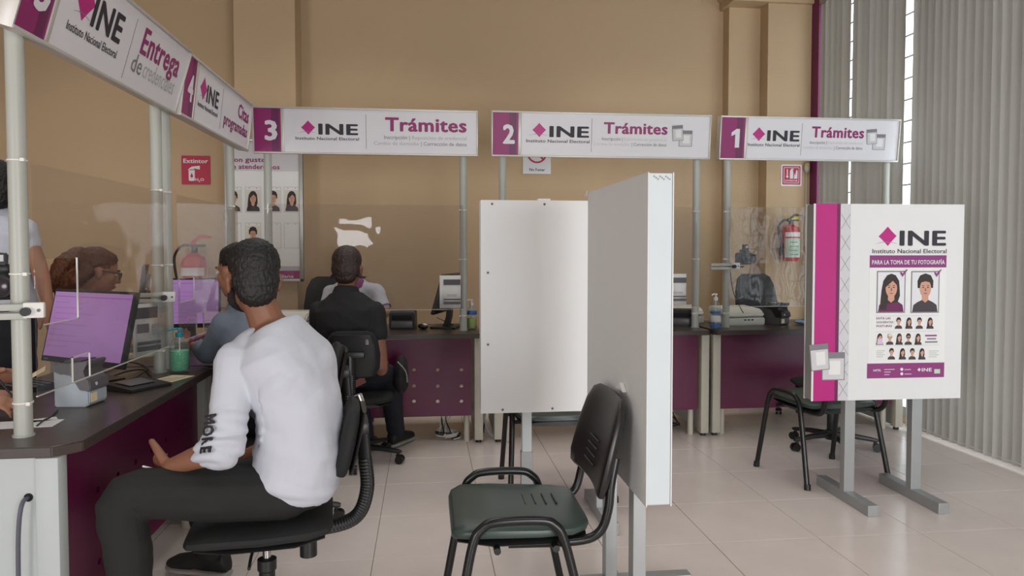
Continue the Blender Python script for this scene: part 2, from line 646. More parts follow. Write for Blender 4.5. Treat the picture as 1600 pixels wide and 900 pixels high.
# wall under/over the side window; the opening runs along the right-hand side
wr = MB().box(XR, XR + 0.15, YF, YB, 3.55, ZC).box(XR, XR + 0.15, YF, YB, 0, 0.05).box(XR, XR + 0.15, YF, 0.2, 0.05, 3.55).box(XR, XR + 0.15, 6.32, YB, 0.05, 3.55)
struct('wall_right', wr, 'wall')
struct('trim_2', MB().box(3.45, XR, 6.2, 6.32, 0, ZC, 0.004), 'plum')
win = struct('window_1', MB().box(XR + 0.02, XR + 0.1, 0.2, 0.28, 0.05, 3.55).box(XR + 0.02, XR + 0.1, 6.12, 6.2, 0.05, 3.55).box(XR + 0.02, XR + 0.1, 0.2, 6.2, 0.05, 0.12).box(XR + 0.02, XR + 0.1, 0.2, 6.2, 3.48, 3.55), 'alu')
for k in range(5):
    y0 = 0.28 + k * 1.168
    MB().box(XR + 0.055, XR + 0.06, y0, y0 + 1.168, 0.12, 3.48).build('pane', 'glass', win, False)
    if k:
        MB().box(XR + 0.03, XR + 0.09, y0 - 0.02, y0 + 0.02, 0.12, 3.48).build('mullion', 'alu', win, False)
barme = MB().cyl((0, 0.28, 0), (0, 6.12, 0), 0.007, n=6).mesh('window_bar')
for k in range(21):
    link('window_bar', barme, 'barmetal', win, (XR + 0.035, 0, 0.2 + k * 0.16))

# floor: grout bed with real tiles
fl = struct('floor', MB().box(XL, XR + 0.15, YF, YB + 0.1, -0.1, -0.004), 'grout')
tp = PZ(1113.5, 848, 0)
TS = 0.5
tme = MB().box(0.0015, TS - 0.0015, 0.0015, TS - 0.0015, -0.012, 0.0, 0.0012, seg=1).mesh('tile', False)
ix0, iy0 = math.ceil((XL - tp.x) / TS) - 1, math.ceil((0.2 - tp.y) / TS) - 1
for i in range(ix0, 60):
    x = tp.x + i * TS
    if x > XR:
        break
    for j in range(iy0, 60):
        y = tp.y + j * TS
        if y > YB:
            break
        if x + TS < XL or x < -3.4 and y < 1.7:
            continue
        link('tile', tme, 'tile', fl, (x, y, 0))
struct('baseboard_back', MB().box(XL, 2.74, YB - 0.015, YB, 0, 0.08, 0.003), 'tile')

# vertical blinds: every slat its own part
SLX, SW, SP = 3.47, 0.089, 0.074
slme = {}
for ang in (12, 17, 22):
    m_ = MB()
    sec = []
    for k in range(7):
        t = (k / 6 - 0.5)
        sec.append((0.006 * (1 - (2 * t) ** 2), t * SW))
    a_ = -R(ang)
    poly = [(c_ * math.cos(a_) + s_ * math.sin(a_), -c_ * math.sin(a_) + s_ * math.cos(a_)) for c_, s_ in sec]
    poly += [(p_[0] + 0.0012, p_[1]) for p_ in poly[::-1]]
    m_.prism(poly, 0.03, 3.46, 'XY')
    slme[ang] = m_.mesh('slat')


def blind(y0, y1, label):
    t = thing('vertical_blind', label, 'blind', (SLX, y0, 0))
    MB().box(-0.03, 0.03, 0, y1 - y0, 3.46, 3.51, 0.004).build('headrail', 'alu', t)
    n = int((y1 - y0) / SP)
    for k in range(n):
        o = link('slat', slme[random.choice((12, 17, 22))], 'slat', t, (0, (k + 0.5) * (y1 - y0) / n, 0))
    MB().tube([(-0.01, 0.04 + (y1 - y0 - 0.08) * q / 24, 0.05 + 0.004 * (q % 2)) for q in range(25)], 0.0025, n=5, smooth=0).build('bead_chain', 'white_plastic', t)
    return t


def ywall(px):
    return PX(px, 300, SLX).y


blind(ywall(1323), 6.18, 'narrow grey vertical blind beside the plum strip in the window corner')
blind(ywall(1408), ywall(1330.5), 'grey vertical blind between the thin bright slit and the wide bright gap')
blind(0.3, ywall(1426), 'longest grey vertical blind, covering most of the side window')

# ================================================================ counter desks
DT = 0.75


def desk(label, loc, rz, W, D=0.62, holes=(), corner=0.06, legm='beige'):
    """front faces local -Y, width along X from 0 to W, depth to +Y"""
    t = thing('service_desk', label, 'desk', loc, rz)
    top = rrect(-0.0, W, -0.08, D, 0.0)
    c = corner
    top = [(0, -0.08 + c), (c, -0.08), (W - c, -0.08), (W, -0.08 + c), (W, D), (0, D)]
    MB().prism(top, DT - 0.032, DT, 'XY', bev=0.003).build('desktop', 'desktop', t)
    hs = [circle(hx, hz, 0.0125, 12) for hx, hz in holes]
    link('modesty_panel', plate(rrect(0.07, W - 0.07, 0.185, 0.715), hs, 0.018), 'deskpanel', t)
    for x in (0.012, W - 0.042):
        sp = MB().box(x + 0.004, x + 0.026, 0.02, D - 0.04, 0.03, DT - 0.033).build('side_panel', 'sidegrey', t, False)
        MB().box(x - 0.008, x + 0.05, -0.035, 0.03, 0.02, DT - 0.033, 0.006).build('leg', legm, t)
        MB().cyl((x + 0.02, 0, 0), (x + 0.02, 0, 0.02), 0.02, n=12).build('foot', 'black', t)
    for x in (0.10, W - 0.10):
        MB().cyl((x, 0.04, 0.0), (x, 0.04, 0.25), 0.02, n=16).build('leg_tube', 'beige', t)
    MB().box(0.05, W - 0.05, D - 0.05, D - 0.03, 0.10, 0.14).build('rear_rail', 'beige', t, False)
    return t


YD = 4.97
D3, D2, D1 = (-1.10, 0.375), (0.455, 1.965), (1.995, 3.43)
h3 = [(PY(px, py, YD).x - D3[0], PY(px, py, YD).z) for px in (647, 684, 721) for py in (578, 603, 627)]
desk('plum fronted counter desk with holes in its panel where the man in black sits', (D3[0], YD, 0), 0, D3[1] - D3[0], holes=h3, corner=0.02)
desk('plum fronted counter desk under the number two sign behind the white boards', (D2[0], YD, 0), 0, D2[1] - D2[0], corner=0.02)
desk('plum fronted counter desk under the number one sign next to the window blinds', (D1[0], YD, 0), 0, D1[1] - D1[0], corner=0.02)
XD = -1.09
h5 = [(0.32 + 0.16 * i, 0.52 - 0.12 * j) for i in range(6) for j in range(3)]
d5 = desk('plum fronted counter desk with a grey end panel where the man in white sits', (XD, 2.235, 0), R(90), 1.46, holes=h5, corner=0.06, legm='sidegrey')
h4 = [(0.3 + 0.16 * i, 0.5 - 0.12 * j) for i in range(4) for j in range(3)]
desk('plum fronted counter desk under the number four sign behind the teal pump bottle', (XD, 3.715, 0), R(90), 1.165, holes=h4, corner=0.02)
# cable port and cable on the grey end of the near desk
pp = PY(45, 777, 2.235 + 0.016)
lp = Vector((pp.y - 2.235, XD - pp.x, pp.z))     # world -> desk-local (front -Y turned to +X)
MB().cyl((0.0155, lp.y, lp.z), (0.012, lp.y, lp.z), 0.012, n=16).build('cable_port', 'hole', d5)
cb = MB().tube([(0.03, lp.y, lp.z), (-0.012, lp.y + 0.004, lp.z - 0.01), (-0.02, lp.y + 0.012, lp.z - 0.1), (-0.02, lp.y + 0.016, lp.z - 0.3), (-0.03, lp.y + 0.02, 0.05), (-0.06, lp.y + 0.05, 0.01)], 0.006, n=8)
cb.build('power_cable', 'cablegrey', d5)

# ================================================================ overhead number signs
SZ0, SH = 1.945, 0.305


def diamond(par, cx, cz, h, m='brightmag', y=-0.001):
    w_ = h * 0.98
    pts = []
    corners = [(0, 0.5 * h), (0.5 * w_, 0.02 * h), (0.02 * w_, -0.5 * h), (-0.5 * w_, 0.0)]
    for i in range(4):
        a, b = Vector(corners[i]), Vector(corners[(i + 1) % 4])
        mid = (a + b) / 2 * 0.93
        for k in range(5):
            t = k / 5
            q = a * (1 - t) ** 2 + mid * 2 * t * (1 - t) + b * t * t
            pts.append((cx + q.x, cz + q.y))
    flat(par, 'logo_diamond', pts, m, y)


def swoosh(par, cx, cz, w_, m='grey', y=-0.0014):
    a = [(cx - w_ / 2 + w_ * k / 12, cz + 0.09 * w_ * (1 - (2 * k / 12 - 1) ** 2)) for k in range(13)]
    b = [(p[0], cz + (p[1] - cz) * 1.0 - 0.022 * w_ * (1 - abs(2 * k / 12 - 1)) - 0.0006) for k, p in enumerate(a)]
    flat(par, 'logo_arc', a + b[::-1], m, y)


def logo(par, x0, x1, zc, cap, sub_cap, ink='ink', dm='brightmag', y=-0.001):
    """diamond + INE, institute name below; x0..x1 is the width of the name line"""
    W = x1 - x0
    diamond(par, x0 + W * 0.20, zc + cap * 0.62, cap * 1.28, dm, y)
    swoosh(par, x0 + W * 0.19, zc + cap * 0.12, W * 0.3, 'grey' if ink == 'ink' else ink, y - 0.0004)
    txt(par, 'INE', x0 + W * 0.36, x1 - W * 0.01, zc, cap, ink, 0.035, y)
    txt(par, 'Instituto Nacional Electoral', x0, x1, zc - sub_cap * 1.75, sub_cap, ink, 0.014, y)


def cards(par, cx, cz, s, y=-0.001):
    def card(dx, dz, w_, h_, a, z, tone):
        mt = Matrix.Rotation(R(a), 2)
        def q(pts):
            return [(cx + dx + (mt @ Vector(p)).x, cz + dz + (mt @ Vector(p)).y) for p in pts]
        flat(par, 'card_print', q([(-w_ / 2, -h_ / 2), (w_ / 2, -h_ / 2), (w_ / 2, h_ / 2), (-w_ / 2, h_ / 2)]), 'grey', z)
        flat(par, 'card_print', q([(-w_ * .46, -h_ * .47), (w_ * .46, -h_ * .47), (w_ * .46, h_ * .28), (-w_ * .46, h_ * .28)]), tone, z - 0.0007)
        flat(par, 'card_print', q([(-w_ * .2, -h_ * .3), (w_ * .3, -h_ * .3), (w_ * .3, h_ * .2), (-w_ * .2, h_ * .2)]), 'paper', z - 0.0014)
    card(0.18 * s, -0.12 * s, 0.62 * s, 0.72 * s, 0, y, 'palegrey')
    card(-0.2 * s, 0.12 * s, 0.5 * s, 0.68 * s, 5, y - 0.0022, 'palegrey')


def sign(num, label, loc, rz, L, poles, kind, tilt, pole_bot=0.0):
    """front faces local -Y; loc = left end of the sign on the desk top"""
    t = thing('counter_sign', label, 'sign', loc, rz)
    zb = SZ0 - DT
    tm = Matrix.Translation((0, 0, zb)) @ Matrix.Rotation(R(tilt), 4, 'X')
    bd = MB().box(0, L, -0.0, 0.05, 0.006, SH - 0.006, 0.002).build('sign_board', 'signwhite', t, False)
    bd.matrix_local = tm
    k = 0.012
    fr = MB().box(-0.004, L + 0.004, -0.012, 0.056, SH - k, SH, 0.002).box(-0.004, L + 0.004, -0.012, 0.056, 0, k, 0.002)
    fr.box(-0.006, 0.002, -0.01, 0.054, 0, SH, 0.001).box(L - 0.002, L + 0.006, -0.01, 0.054, 0, SH, 0.001)
    fr.build('frame', 'signframe', bd)
    npw = 0.175
    flat(bd, 'number_panel', rrect(0.004, npw, k, SH - k), 'magenta', -0.003, 0.0025)
    flat(bd, 'number_panel_band', rrect(npw * 0.66, npw * 0.93, k, SH - k), 'magdark', -0.0036, 0.0005)
    MB().box(npw, npw + 0.022, -0.008, 0, k, SH - k, 0.003).build('divider_strip', 'signframe', bd)
    dw = 0.082
    if num == '1':
        q0 = npw * 0.64
        flat(bd, 'lettering', [(q0 - .006, .085), (q0 + .026, .085), (q0 + .026, .215), (q0 + .002, .215), (q0 - .034, .19), (q0 - .034, .164), (q0 - .006, .178)], 'signwhite', -0.0046)
    else:
        txt(bd, num, npw * 0.64 - dw / 2, npw * 0.64 + dw / 2, 0.085, 0.13, 'signwhite', 0.04, -0.0042)
    u = L / 1.48
    if kind == 'T3':
        logo(bd, 0.270 * u, 0.685 * u, 0.128, 0.072, 0.020)
        MB().box(0.732 * u, 0.735 * u, -0.001, 0, 0.04, 0.265).build('divider_line', 'grey', bd, False)
        txt(bd, 'Trámites', 0.86 * u, 1.41 * u, 0.158, 0.092, 'magenta', 0.035)
        txt(bd, 'Inscripción |', 0.853 * u, 1.025 * u, 0.107, 0.024, 'grey', 0.004)
        txt(bd, 'Reposición de credencial', 1.04 * u, 1.41 * u, 0.107, 0.024, 'ltgrey', 0.0)
        txt(bd, 'Cambio de domicilio', 0.785 * u, 1.085 * u, 0.067, 0.024, 'ltgrey', 0.0)
        txt(bd, '| Corrección de datos', 1.10 * u, 1.41 * u, 0.067, 0.024, 'grey', 0.004)
    elif kind == 'T':
        logo(bd, 0.225 * u, 0.65 * u, 0.135, 0.075, 0.021)
        MB().box(0.662 * u, 0.665 * u, -0.001, 0, 0.04, 0.265).build('divider_line', 'grey', bd, False)
        txt(bd, 'Trámites', 0.745 * u, 1.185 * u, 0.165, 0.078, 'magenta', 0.035)
        txt(bd, 'Inscripción |', 0.735 * u, 0.875 * u, 0.120, 0.022, 'grey', 0.004)
        txt(bd, 'Reposición de credencial', 0.885 * u, 1.18 * u, 0.120, 0.022, 'palegrey', 0.0)
        txt(bd, 'Cambio de domicilio', 0.68 * u, 0.925 * u, 0.085, 0.022, 'palegrey', 0.0)
        txt(bd, '| Corrección de datos', 0.94 * u, 1.18 * u, 0.085, 0.022, 'grey', 0.004)
        cards(bd, 1.285 * u, 0.16, 0.155)
    elif kind == 'E':
        logo(bd, 0.28, 0.66, 0.135, 0.105, 0.03)
        MB().box(0.75, 0.753, -0.001, 0, 0.03, 0.265).build('divider_line', 'grey', bd, False)
        txt(bd, 'Entrega', 0.84, 1.28, 0.155, 0.105, 'magenta', 0.03)
        txt(bd, 'de', 0.80, 0.90, 0.075, 0.072, 'grey', 0.004)
        txt(bd, 'credenciales', 0.92, 1.28, 0.075, 0.072, 'ltgrey', 0.0)
    else:
        logo(bd, 0.25, 0.60, 0.135, 0.09, 0.024)
        MB().box(0.665, 0.668, -0.001, 0, 0.04, 0.265).build('divider_line', 'grey', bd, False)
        txt(bd, 'Citas', 1.01, L - 0.04, 0.17, 0.085, 'magenta', 0.032)
        txt(bd, 'programadas', 0.73, L - 0.04, 0.08, 0.07, 'magenta', 0.032)
    for px_, py_ in poles:
        pl = MB().cyl((px_, py_, 0), (px_, py_, zb + 0.12), 0.0255, n=24).cyl((px_, py_, 0), (px_, py_, 0.006), 0.03, n=24).build('pole', 'pole', t)
        for z in (0.10, 0.49, 0.83):
            MB().lathe([(0.0262, z), (0.0285, z + 0.001), (0.0285, z + 0.005), (0.0262, z + 0.006)], n=20, c=(px_, py_, 0)).box(px_ - 0.03, px_ - 0.02, py_ - 0.034, py_ - 0.022, z - 0.002, z + 0.008).build('cable_tie', 'white_plastic', pl)
    return t


YP = 5.10          # poles of the far row
XP = -1.21         # poles of the side row


def pxs(px, y=YP):
    return PY(px, 400, y).x


s3x0 = PY(397, 240, YD + 0.06).x
s3x1 = PY(745, 240, YD + 0.06).x
sign('3', 'white counter sign with number 3 and Trámites, no card icon', (s3x0, YD + 0.06, DT), 0, s3x1 - s3x0, [(pxs(420) - s3x0, YP - YD - 0.06), (pxs(724) - s3x0, YP - YD - 0.06)], 'T3', 4)
s2x0 = PY(769, 236, YD + 0.04).x
s2x1 = PY(1107, 240, YD + 0.04).x
sign('2', 'white counter sign with number 2 and Trámites above the no smoking notice', (s2x0, YD + 0.04, DT), 0, s2x1 - s2x0, [(pxs(785) - s2x0, YP - YD - 0.04), (pxs(1087) - s2x0, YP - YD - 0.04)], 'T', 6)
s1x0 = PY(1124, 244, YD + 0.04).x
s1x1 = min(PY(1420, 252, YD + 0.06).x, 3.40)
sign('1', 'white counter sign with number 1 and Trámites in front of the window blinds', (s1x0, YD + 0.04, DT), 0, s1x1 - s1x0, [(pxs(1135) - s1x0, YP - YD - 0.04), (min(pxs(1402), 3.38) - s1x0, YP - YD - 0.04)], 'T', 6)
XS = -1.165
s5y0, s5y1 = PX(15, 57, XS).y, PX(270, 178, XS).y
sign('5', 'white counter sign reading Entrega de credenciales above the near desk', (XS, s5y0, DT), R(90), s5y1 - s5y0, [(PX(38, 600, XP).y - s5y0, 0.05), (PX(250, 500, XP).y - s5y0, 0.05)], 'E', 16)
s4y0, s4y1 = s5y1 + 0.02, PX(390, 233, XS + 0.04).y
sign('4', 'white counter sign reading Citas programadas with number 4', (XS + 0.02, s4y0, DT), R(90), s4y1 - s4y0, [(PX(263, 450, XP).y - s4y0, 0.07), (PX(362, 350, XP).y - s4y0, 0.07)], 'C', 7)


# ================================================================ acrylic screens hung between the poles
def screen(label, loc, rz, W, z0, z1, win_=None, notch=None):
    t = thing('acrylic_screen', label, 'screen', loc, rz)
    outer = [(0, z0), (W, z0), (W, z1), (0, z1)]
    if notch:
        a, b, h = notch
        outer = [(0, z0), (a, z0), (a, h), (b, h), (b, z0), (W, z0), (W, z1), (0, z1)]
    hl = [rrect(*win_)] if win_ else []
    link('sheet', plate(outer, hl, 0.004), 'acrylic', t)
    e = 0.0016
    eg = MB()
    def seg(ax, az, bx, bz):
        eg.box(min(ax, bx) - e, max(ax, bx) + e, -0.0025, 0.0025, min(az, bz) - e, max(az, bz) + e)
    if win_:
        x0, x1, a, b = win_
        seg(x1, a, x1, b); seg(x0, a, x1, a)
    if notch:
        a, b, h = notch
        seg(a, z0, a, h); seg(b, z0, b, h); seg(a, h, b, h)
    seg(0, z0, W, z0)
    eo = eg.build('polished_edge', 'acryledge', t, False)
    eo['kind'] = 'stuff'
    return t


XA = XP + 0.036
ya, yb = PX(38, 600, XP).y, PX(250, 500, XP).y
w0, w1 = PX(69, 450, XA).y - ya, PX(121, 450, XA).y - ya
wz1, wz0 = PX(121, 403, XA).z, PX(121, 497, XA).z
n0, n1 = PX(113, 560, XA).y - ya, PX(140, 560, XA).y - ya
screen('clear acrylic screen with cut-outs in front of the near lavender monitor', (XA, ya, 0), R(90), yb - ya, 0.87, 1.575, (w0, w1, wz0, wz1), (n0, n1, PX(140, 550, XA).z))
yc, yd = PX(266, 450, XP).y, PX(362, 350, XP).y
screen('clear acrylic screen with cut-outs between the poles of the number four sign', (XA, yc, 0), R(90), yd - yc, 0.87, 1.575, (PX(281, 450, XA).y - yc, PX(303, 450, XA).y - yc, PX(303, 468, XA).z, PX(303, 434, XA).z), (PX(307, 500, XA).y - yc, PX(318, 500, XA).y - yc, PX(318, 488, XA).z))
YA = YP - 0.036
screen('clear acrylic screen in front of the man in black', (pxs(420), YA, 0), 0, pxs(724) - pxs(420), 0.90, 1.615)
screen('clear acrylic screen half hidden behind the white photo boards', (pxs(785), YA, 0), 0, pxs(1087) - pxs(785), 0.90, 1.615)
screen('clear acrylic screen between the poles of the number one sign', (pxs(1135), YA, 0), 0, min(pxs(1402), 3.38) - pxs(1135), 0.90, 1.615)

# ================================================================ photo boards on steel stands


def stand_board(name, label, cat, loc, rz, facem, W=0.81, z0=0.54, z1=1.545, T=0.08, screws=True, footy=(-0.24, 0.26), twotone=False, sidem='boardedge'):
    """face on local -Y at y=0, board from x=0..W"""
    t = thing(name, label, cat, loc, rz)
    MB().box(0, W, 0.003, T - 0.003, z0, z1, 0.002).build('frame', sidem, t, False)
    MB().box(-0.004, W + 0.005, 0, 0.003, z0 - 0.004, z1 + 0.002).build('front_sheet', facem, t, False)
    MB().box(-0.004, W + 0.005, T - 0.003, T, z0 - 0.004, z1 + 0.002).build('back_sheet', 'board', t, False)
    for x in (W / 2 - 0.185, W / 2 + 0.185):
        if twotone:
            MB().box(x - 0.022, x + 0.022, T / 2 - 0.018, T / 2 + 0.018, 0.34, z0 + 0.02).build('post', 'boardedge', t, False)
            MB().box(x - 0.028, x + 0.028, T / 2 - 0.022, T / 2 + 0.022, 0.05, 0.34, 0.002).build('post_sleeve', 'steel', t, False)
        else:
            MB().box(x - 0.028, x + 0.028, T / 2 - 0.022, T / 2 + 0.022, 0.05, z0 + 0.02, 0.002).build('post', 'steel', t, False)
        MB().box(x - 0.028, x + 0.028, T / 2 + footy[0], T / 2 + footy[1], 0.0, 0.055, 0.003).build('foot', 'steel', t, False)
    if screws:
        for sx, sz in ((0.05, z1 - 0.016), (0.3, z1 - 0.016), (0.55, z1 - 0.016), (0.03, z1 - 0.34), (0.03, z1 - 0.68), (0.10, z0 + 0.012), (0.34, z0 + 0.012), (0.6, z0 + 0.012), (W - 0.03, z1 - 0.34), (W - 0.03, z1 - 0.68)):
            MB().lathe([(0.006, 0), (0.005, 0.003), (0.001, 0.004)], n=10).xf(Matrix.Translation((sx, 0, sz)) @ Matrix.Rotation(R(90), 4, 'X')).build('screw', 'woodscr', t)
    return t


wb = stand_board('photo_backdrop', 'plain white photo backdrop board with screws along its edges on grey posts', 'board', (0.262, 3.46, 0), 0, 'board', twotone=True)
MB().box(0.27, 0.33, 0.01, 0.05, 1.546, 1.556, 0.002).build('tape', 'paper', wb, False)
bp_ = stand_board('photo_backdrop', 'white photo backdrop board seen edge on beside the green seated chair', 'board', (0.66, 2.955, 0), R(-90), 'board', screws=False, footy=(-0.11, 0.32))
# worn bits on the edge-on board: lifted sheet corner and a tear behind the chair
MB().prism([(-0.02, 1.535), (0.03, 1.553), (0.03, 1.53)], -0.012, -0.010).build('loose_corner', 'board', bp_, False)
MB().prism([(0.50, 0.84), (0.56, 0.87), (0.60, 0.845), (0.56, 0.85)], -0.016, -0.002).build('torn_sheet', 'paper', bp_, False)
for k in range(9):
    MB().cyl((0.811, 0.02 + 0.006 * k, 1.535 - 0.004 * (k % 3)), (0.8125, 0.02 + 0.006 * k, 1.535 - 0.004 * (k % 3)), 0.0025, n=6).build('chipped_paint', 'boardgrey', bp_)

q0, q1 = PZ(1271, 700, 0), None
pb = stand_board('photo_rules_board', 'white board with INE poster on how to be photographed, magenta stripe', 'board', (1.965, 3.545, 0), R(-1.0), 'board', screws=False, sidem='boardgrey')
BZ0, BZ1 = 0.536, 1.547


def bx(px, py=450):
    v = PY(px, py, 3.545)
    return v.x - 1.965, v.z


def brect(x0, y0, x1, y1):
    a, b = bx(x0, y0), bx(x1, y1)
    return rrect(a[0], b[0], b[1], a[1])


mg0, mg1 = bx(1273)[0], bx(1311)[0]
flat(pb, 'magenta_stripe', rrect(mg0, mg1, BZ0, BZ1), 'brightmag', -0.0008)
flat(pb, 'stripe_dark_band', rrect(mg1 - 0.018, mg1, BZ0, BZ1), 'magdark', -0.0014)  # darker band along the right side of the stripe
g1 = bx(1327)[0]
flat(pb, 'grey_stripe', rrect(mg1, g1, BZ0, BZ1), 'palegrey', -0.0008)
ml = MB()
zz = BZ0 + 0.02
hx = mg1 + 0.004
for k in range(9):
    for d in (1, -1):
        a = Vector((hx if d > 0 else g1 - 0.003, 0, zz))
        b = Vector((g1 - 0.003 if d > 0 else hx, 0, zz + 0.075))
        n_ = Vector((b.z - a.z, 0, -(b.x - a.x))).normalized() * 0.0009
        ml.prism([((a + n_).x, (a + n_).z), ((b + n_).x, (b + n_).z), ((b - n_).x, (b - n_).z), ((a - n_).x, (a - n_).z)], -0.0016, -0.001)
    zz += 0.108
o = ml.build('mesh_print', 'grey', pb, False)
o['kind'] = 'stuff'
cards(pb, bx(1293)[0], bx(1293, 565)[1], 0.20, -0.0022)
lx0, lx1 = bx(1361)[0], bx(1475)[0]
logo(pb, lx0, lx1, bx(1400, 384)[1], 0.078, 0.022)
fp = brect(1358, 400, 1472, 592)
fx0, fx1 = fp[0][0], fp[1][0]
flat(pb, 'poster_sheet', rrect(fx0, fx1, bx(1400, 590)[1], bx(1400, 400)[1]), 'paper', -0.001)
flat(pb, 'poster_banner', rrect(fx0, fx1, bx(1400, 418)[1], bx(1400, 399)[1]), 'purple', -0.0016)
txt(pb, 'PARA LA TOMA DE TU FOTOGRAFÍA', fx0 + 0.012, fx1 - 0.01, bx(1400, 413)[1], 0.022, 'signwhite', 0.02, -0.0024)
flat(pb, 'poster_banner', rrect(fx0 - 0.004, fx1, bx(1400, 590)[1], bx(1400, 567)[1]), 'purple', -0.0016)


def portrait(par, cx, cz, w_, h_, longhair, cloth='pcloth', y=-0.0016, back='pback', border=None, extra=None):
    if border:
        flat(par, 'portrait_border', rrect(cx - w_ * .54, cx + w_ * .54, cz - h_ * .53, cz + h_ * .53), border, y)
    c = flat(par, 'portrait', rrect(cx - w_ / 2, cx + w_ / 2, cz - h_ / 2, cz + h_ / 2), back, y - 0.0006)
    def el(ax, az, rx, rz_, n=18):
        return [(cx + w_ * ax + w_ * rx * math.cos(2 * math.pi * k / n), cz + h_ * az + h_ * rz_ * math.sin(2 * math.pi * k / n)) for k in range(n)]
    flat(c, 'clothes', [(cx + w_ * a, cz + h_ * b) for a, b in ((-.48, -.5), (-.44, -.33), (-.3, -.26), (-.12, -.2), (.12, -.2), (.3, -.26), (.44, -.33), (.48, -.5))], cloth, y - 0.0012)
    if longhair:
        flat(c, 'hair', [(cx + w_ * a, cz + h_ * b) for a, b in ((-.42, -.44), (-.36, .05), (-.3, .28), (-.16, .42), (0, .46), (.16, .42), (.29, .28), (.32, .05), (.33, -.1), (.25, -.26), (-.15, -.3), (-.18, -.45))], 'phair', y - 0.0018)
    else:
        flat(c, 'hair', [(cx + w_ * a, cz + h_ * b) for a, b in ((-.29, .1), (-.3, .28), (-.2, .42), (0, .47), (.2, .42), (.3, .28), (.29, .1))], 'phair', y - 0.0018)
    flat(c, 'neck', [(cx + w_ * a, cz + h_ * b) for a, b in ((-.12, .0), (-.12, -.2), (0, -.27), (.12, -.2), (.12, 0))], 'pface', y - 0.0021)
    flat(c, 'face', el(0.0, 0.09, 0.215, 0.225), 'pface', y - 0.0026)
    if longhair:
        flat(c, 'fringe', [(cx + w_ * a, cz + h_ * b) for a, b in ((-.22, .12), (-.2, .3), (0, .4), (.2, .3), (.22, .16), (.05, .28))], 'phair', y - 0.0032)
    else:
        flat(c, 'fringe', [(cx + w_ * a, cz + h_ * b) for a, b in ((-.26, .14), (-.27, .3), (-.18, .4), (0, .44), (.18, .4), (.27, .3), (.26, .14), (.19, .24), (0, .27), (-.19, .24))], 'phair', y - 0.0032)
    if h_ > 0.1:
        for sx in (-1, 1):
            flat(c, 'eye', el(sx * .09, 0.115, 0.04, 0.013, 10), 'phair', y - 0.0033)
            flat(c, 'eyebrow', [(cx + w_ * (sx * .09 + a), cz + h_ * (0.155 + b)) for a, b in ((-.055, 0), (.055, 0), (.04, .014), (-.04, .014))], 'phair', y - 0.0033)
        flat(c, 'nose', [(cx + w_ * a, cz + h_ * b) for a, b in ((-.03, .03), (.03, .03), (.012, .1), (-.012, .1))], 'lip', y - 0.0032)
        flat(c, 'mouth', el(0, -0.035, 0.075, 0.012, 10), 'lip', y - 0.0033)
    if extra == 'hat':
        flat(c, 'hat', [(cx + w_ * a, cz + h_ * b) for a, b in ((-.48, .2), (-.25, .24), (-.22, .46), (.22, .46), (.25, .24), (.48, .2))], 'pback', y - 0.0038)
    elif extra == 'glasses':
        flat(c, 'sunglasses', [(cx + w_ * a, cz + h_ * b) for a, b in ((-.22, .06), (.22, .06), (.22, .16), (-.22, .16))], 'phair', y - 0.0038)
    elif extra == 'scarf':
        flat(c, 'scarf', [(cx + w_ * a, cz + h_ * b) for a, b in ((-.4, -.45), (-.3, .05), (0, -.02), (.3, .05), (.4, -.45))], 'plilac', y - 0.0038)
    return c


pw = (bx(1411)[0] - bx(1370)[0])
for px_, lg in ((1390.5, True), (1443, False)):
    a = bx(px_, 456)
    portrait(pb, a[0], a[1], pw, 0.205, lg, 'magdark' if lg else 'pcloth', -0.0018, 'signwhite', 'grey')
    ck = bx(px_ + 19, 427)
    flat(pb, 'check_mark', [(ck[0] + q[0] * 0.02, ck[1] + q[1] * 0.02) for q in ((-1, .1), (-.7, .4), (-.3, -.1), (.9, 1.1), (1, .9), (-.3, -.9))], 'purple', -0.006)
for py_ in (493.5, 518, 540):
    a, b = bx(1366, py_), bx(1464, py_)
    flat(pb, 'rule_line', rrect(a[0], b[0], a[1] - 0.0006, a[1] + 0.0006), 'ltgrey', -0.0017)
for k, (px_, py_, lg, ex) in enumerate([(1402, 504, 0, None), (1418, 504, 1, None), (1434, 504, 0, None), (1450.5, 504, 1, None),
                                         (1373, 529, 1, 'scarf'), (1388.5, 529, 0, 'hat'), (1403, 529, 1, None), (1417, 529, 0, 'glasses'), (1432, 529, 1, None),
                                         (1391, 552, 0, None), (1408, 552, 1, None), (1423, 552, 0, None), (1438, 552, 1, None)]):
    a = bx(px_, py_)
    portrait(pb, a[0], a[1], 0.042, 0.062, bool(lg), 'pcloth', -0.0017, 'paper', None, ex)
for s_, x0, x1, py_, m_ in (('EVITA LAS', 1368, 1390, 499, 'purple'), ('SIGUIENTES', 1368, 1394, 505, 'grey'), ('POSTURAS', 1368, 1392, 511, 'purple')):
    a, b = bx(x0, py_), bx(x1, py_)
    txt(pb, s_, a[0], b[0], a[1], 0.011, m_, 0.02, -0.0018)
for k, (x0, x1, m_) in enumerate(((1443, 1461, 'purple'), (1446, 1460, 'grey'), (1443, 1462, 'grey'))):
    a, b = bx(x0, 524 + 5 * k), bx(x1, 524 + 5 * k)
    flat(pb, 'fine_print', rrect(a[0], b[0], a[1] - 0.004, a[1] + 0.004), m_, -0.0018)
for x0, x1 in ((1368, 1381), (1449, 1464)):
    for k in range(4):
        a, b = bx(x0, 548 + 3 * k), bx(x1 - (k % 2) * 3, 548 + 3 * k)
        flat(pb, 'fine_print', rrect(a[0], b[0], a[1] - 0.0016, a[1] + 0.0016), 'ltgrey', -0.0018)
a, b = bx(1363, 580), bx(1375, 580)
txt(pb, 'INETEL', a[0], b[0], a[1], 0.011, 'signwhite', 0.02, -0.0024)
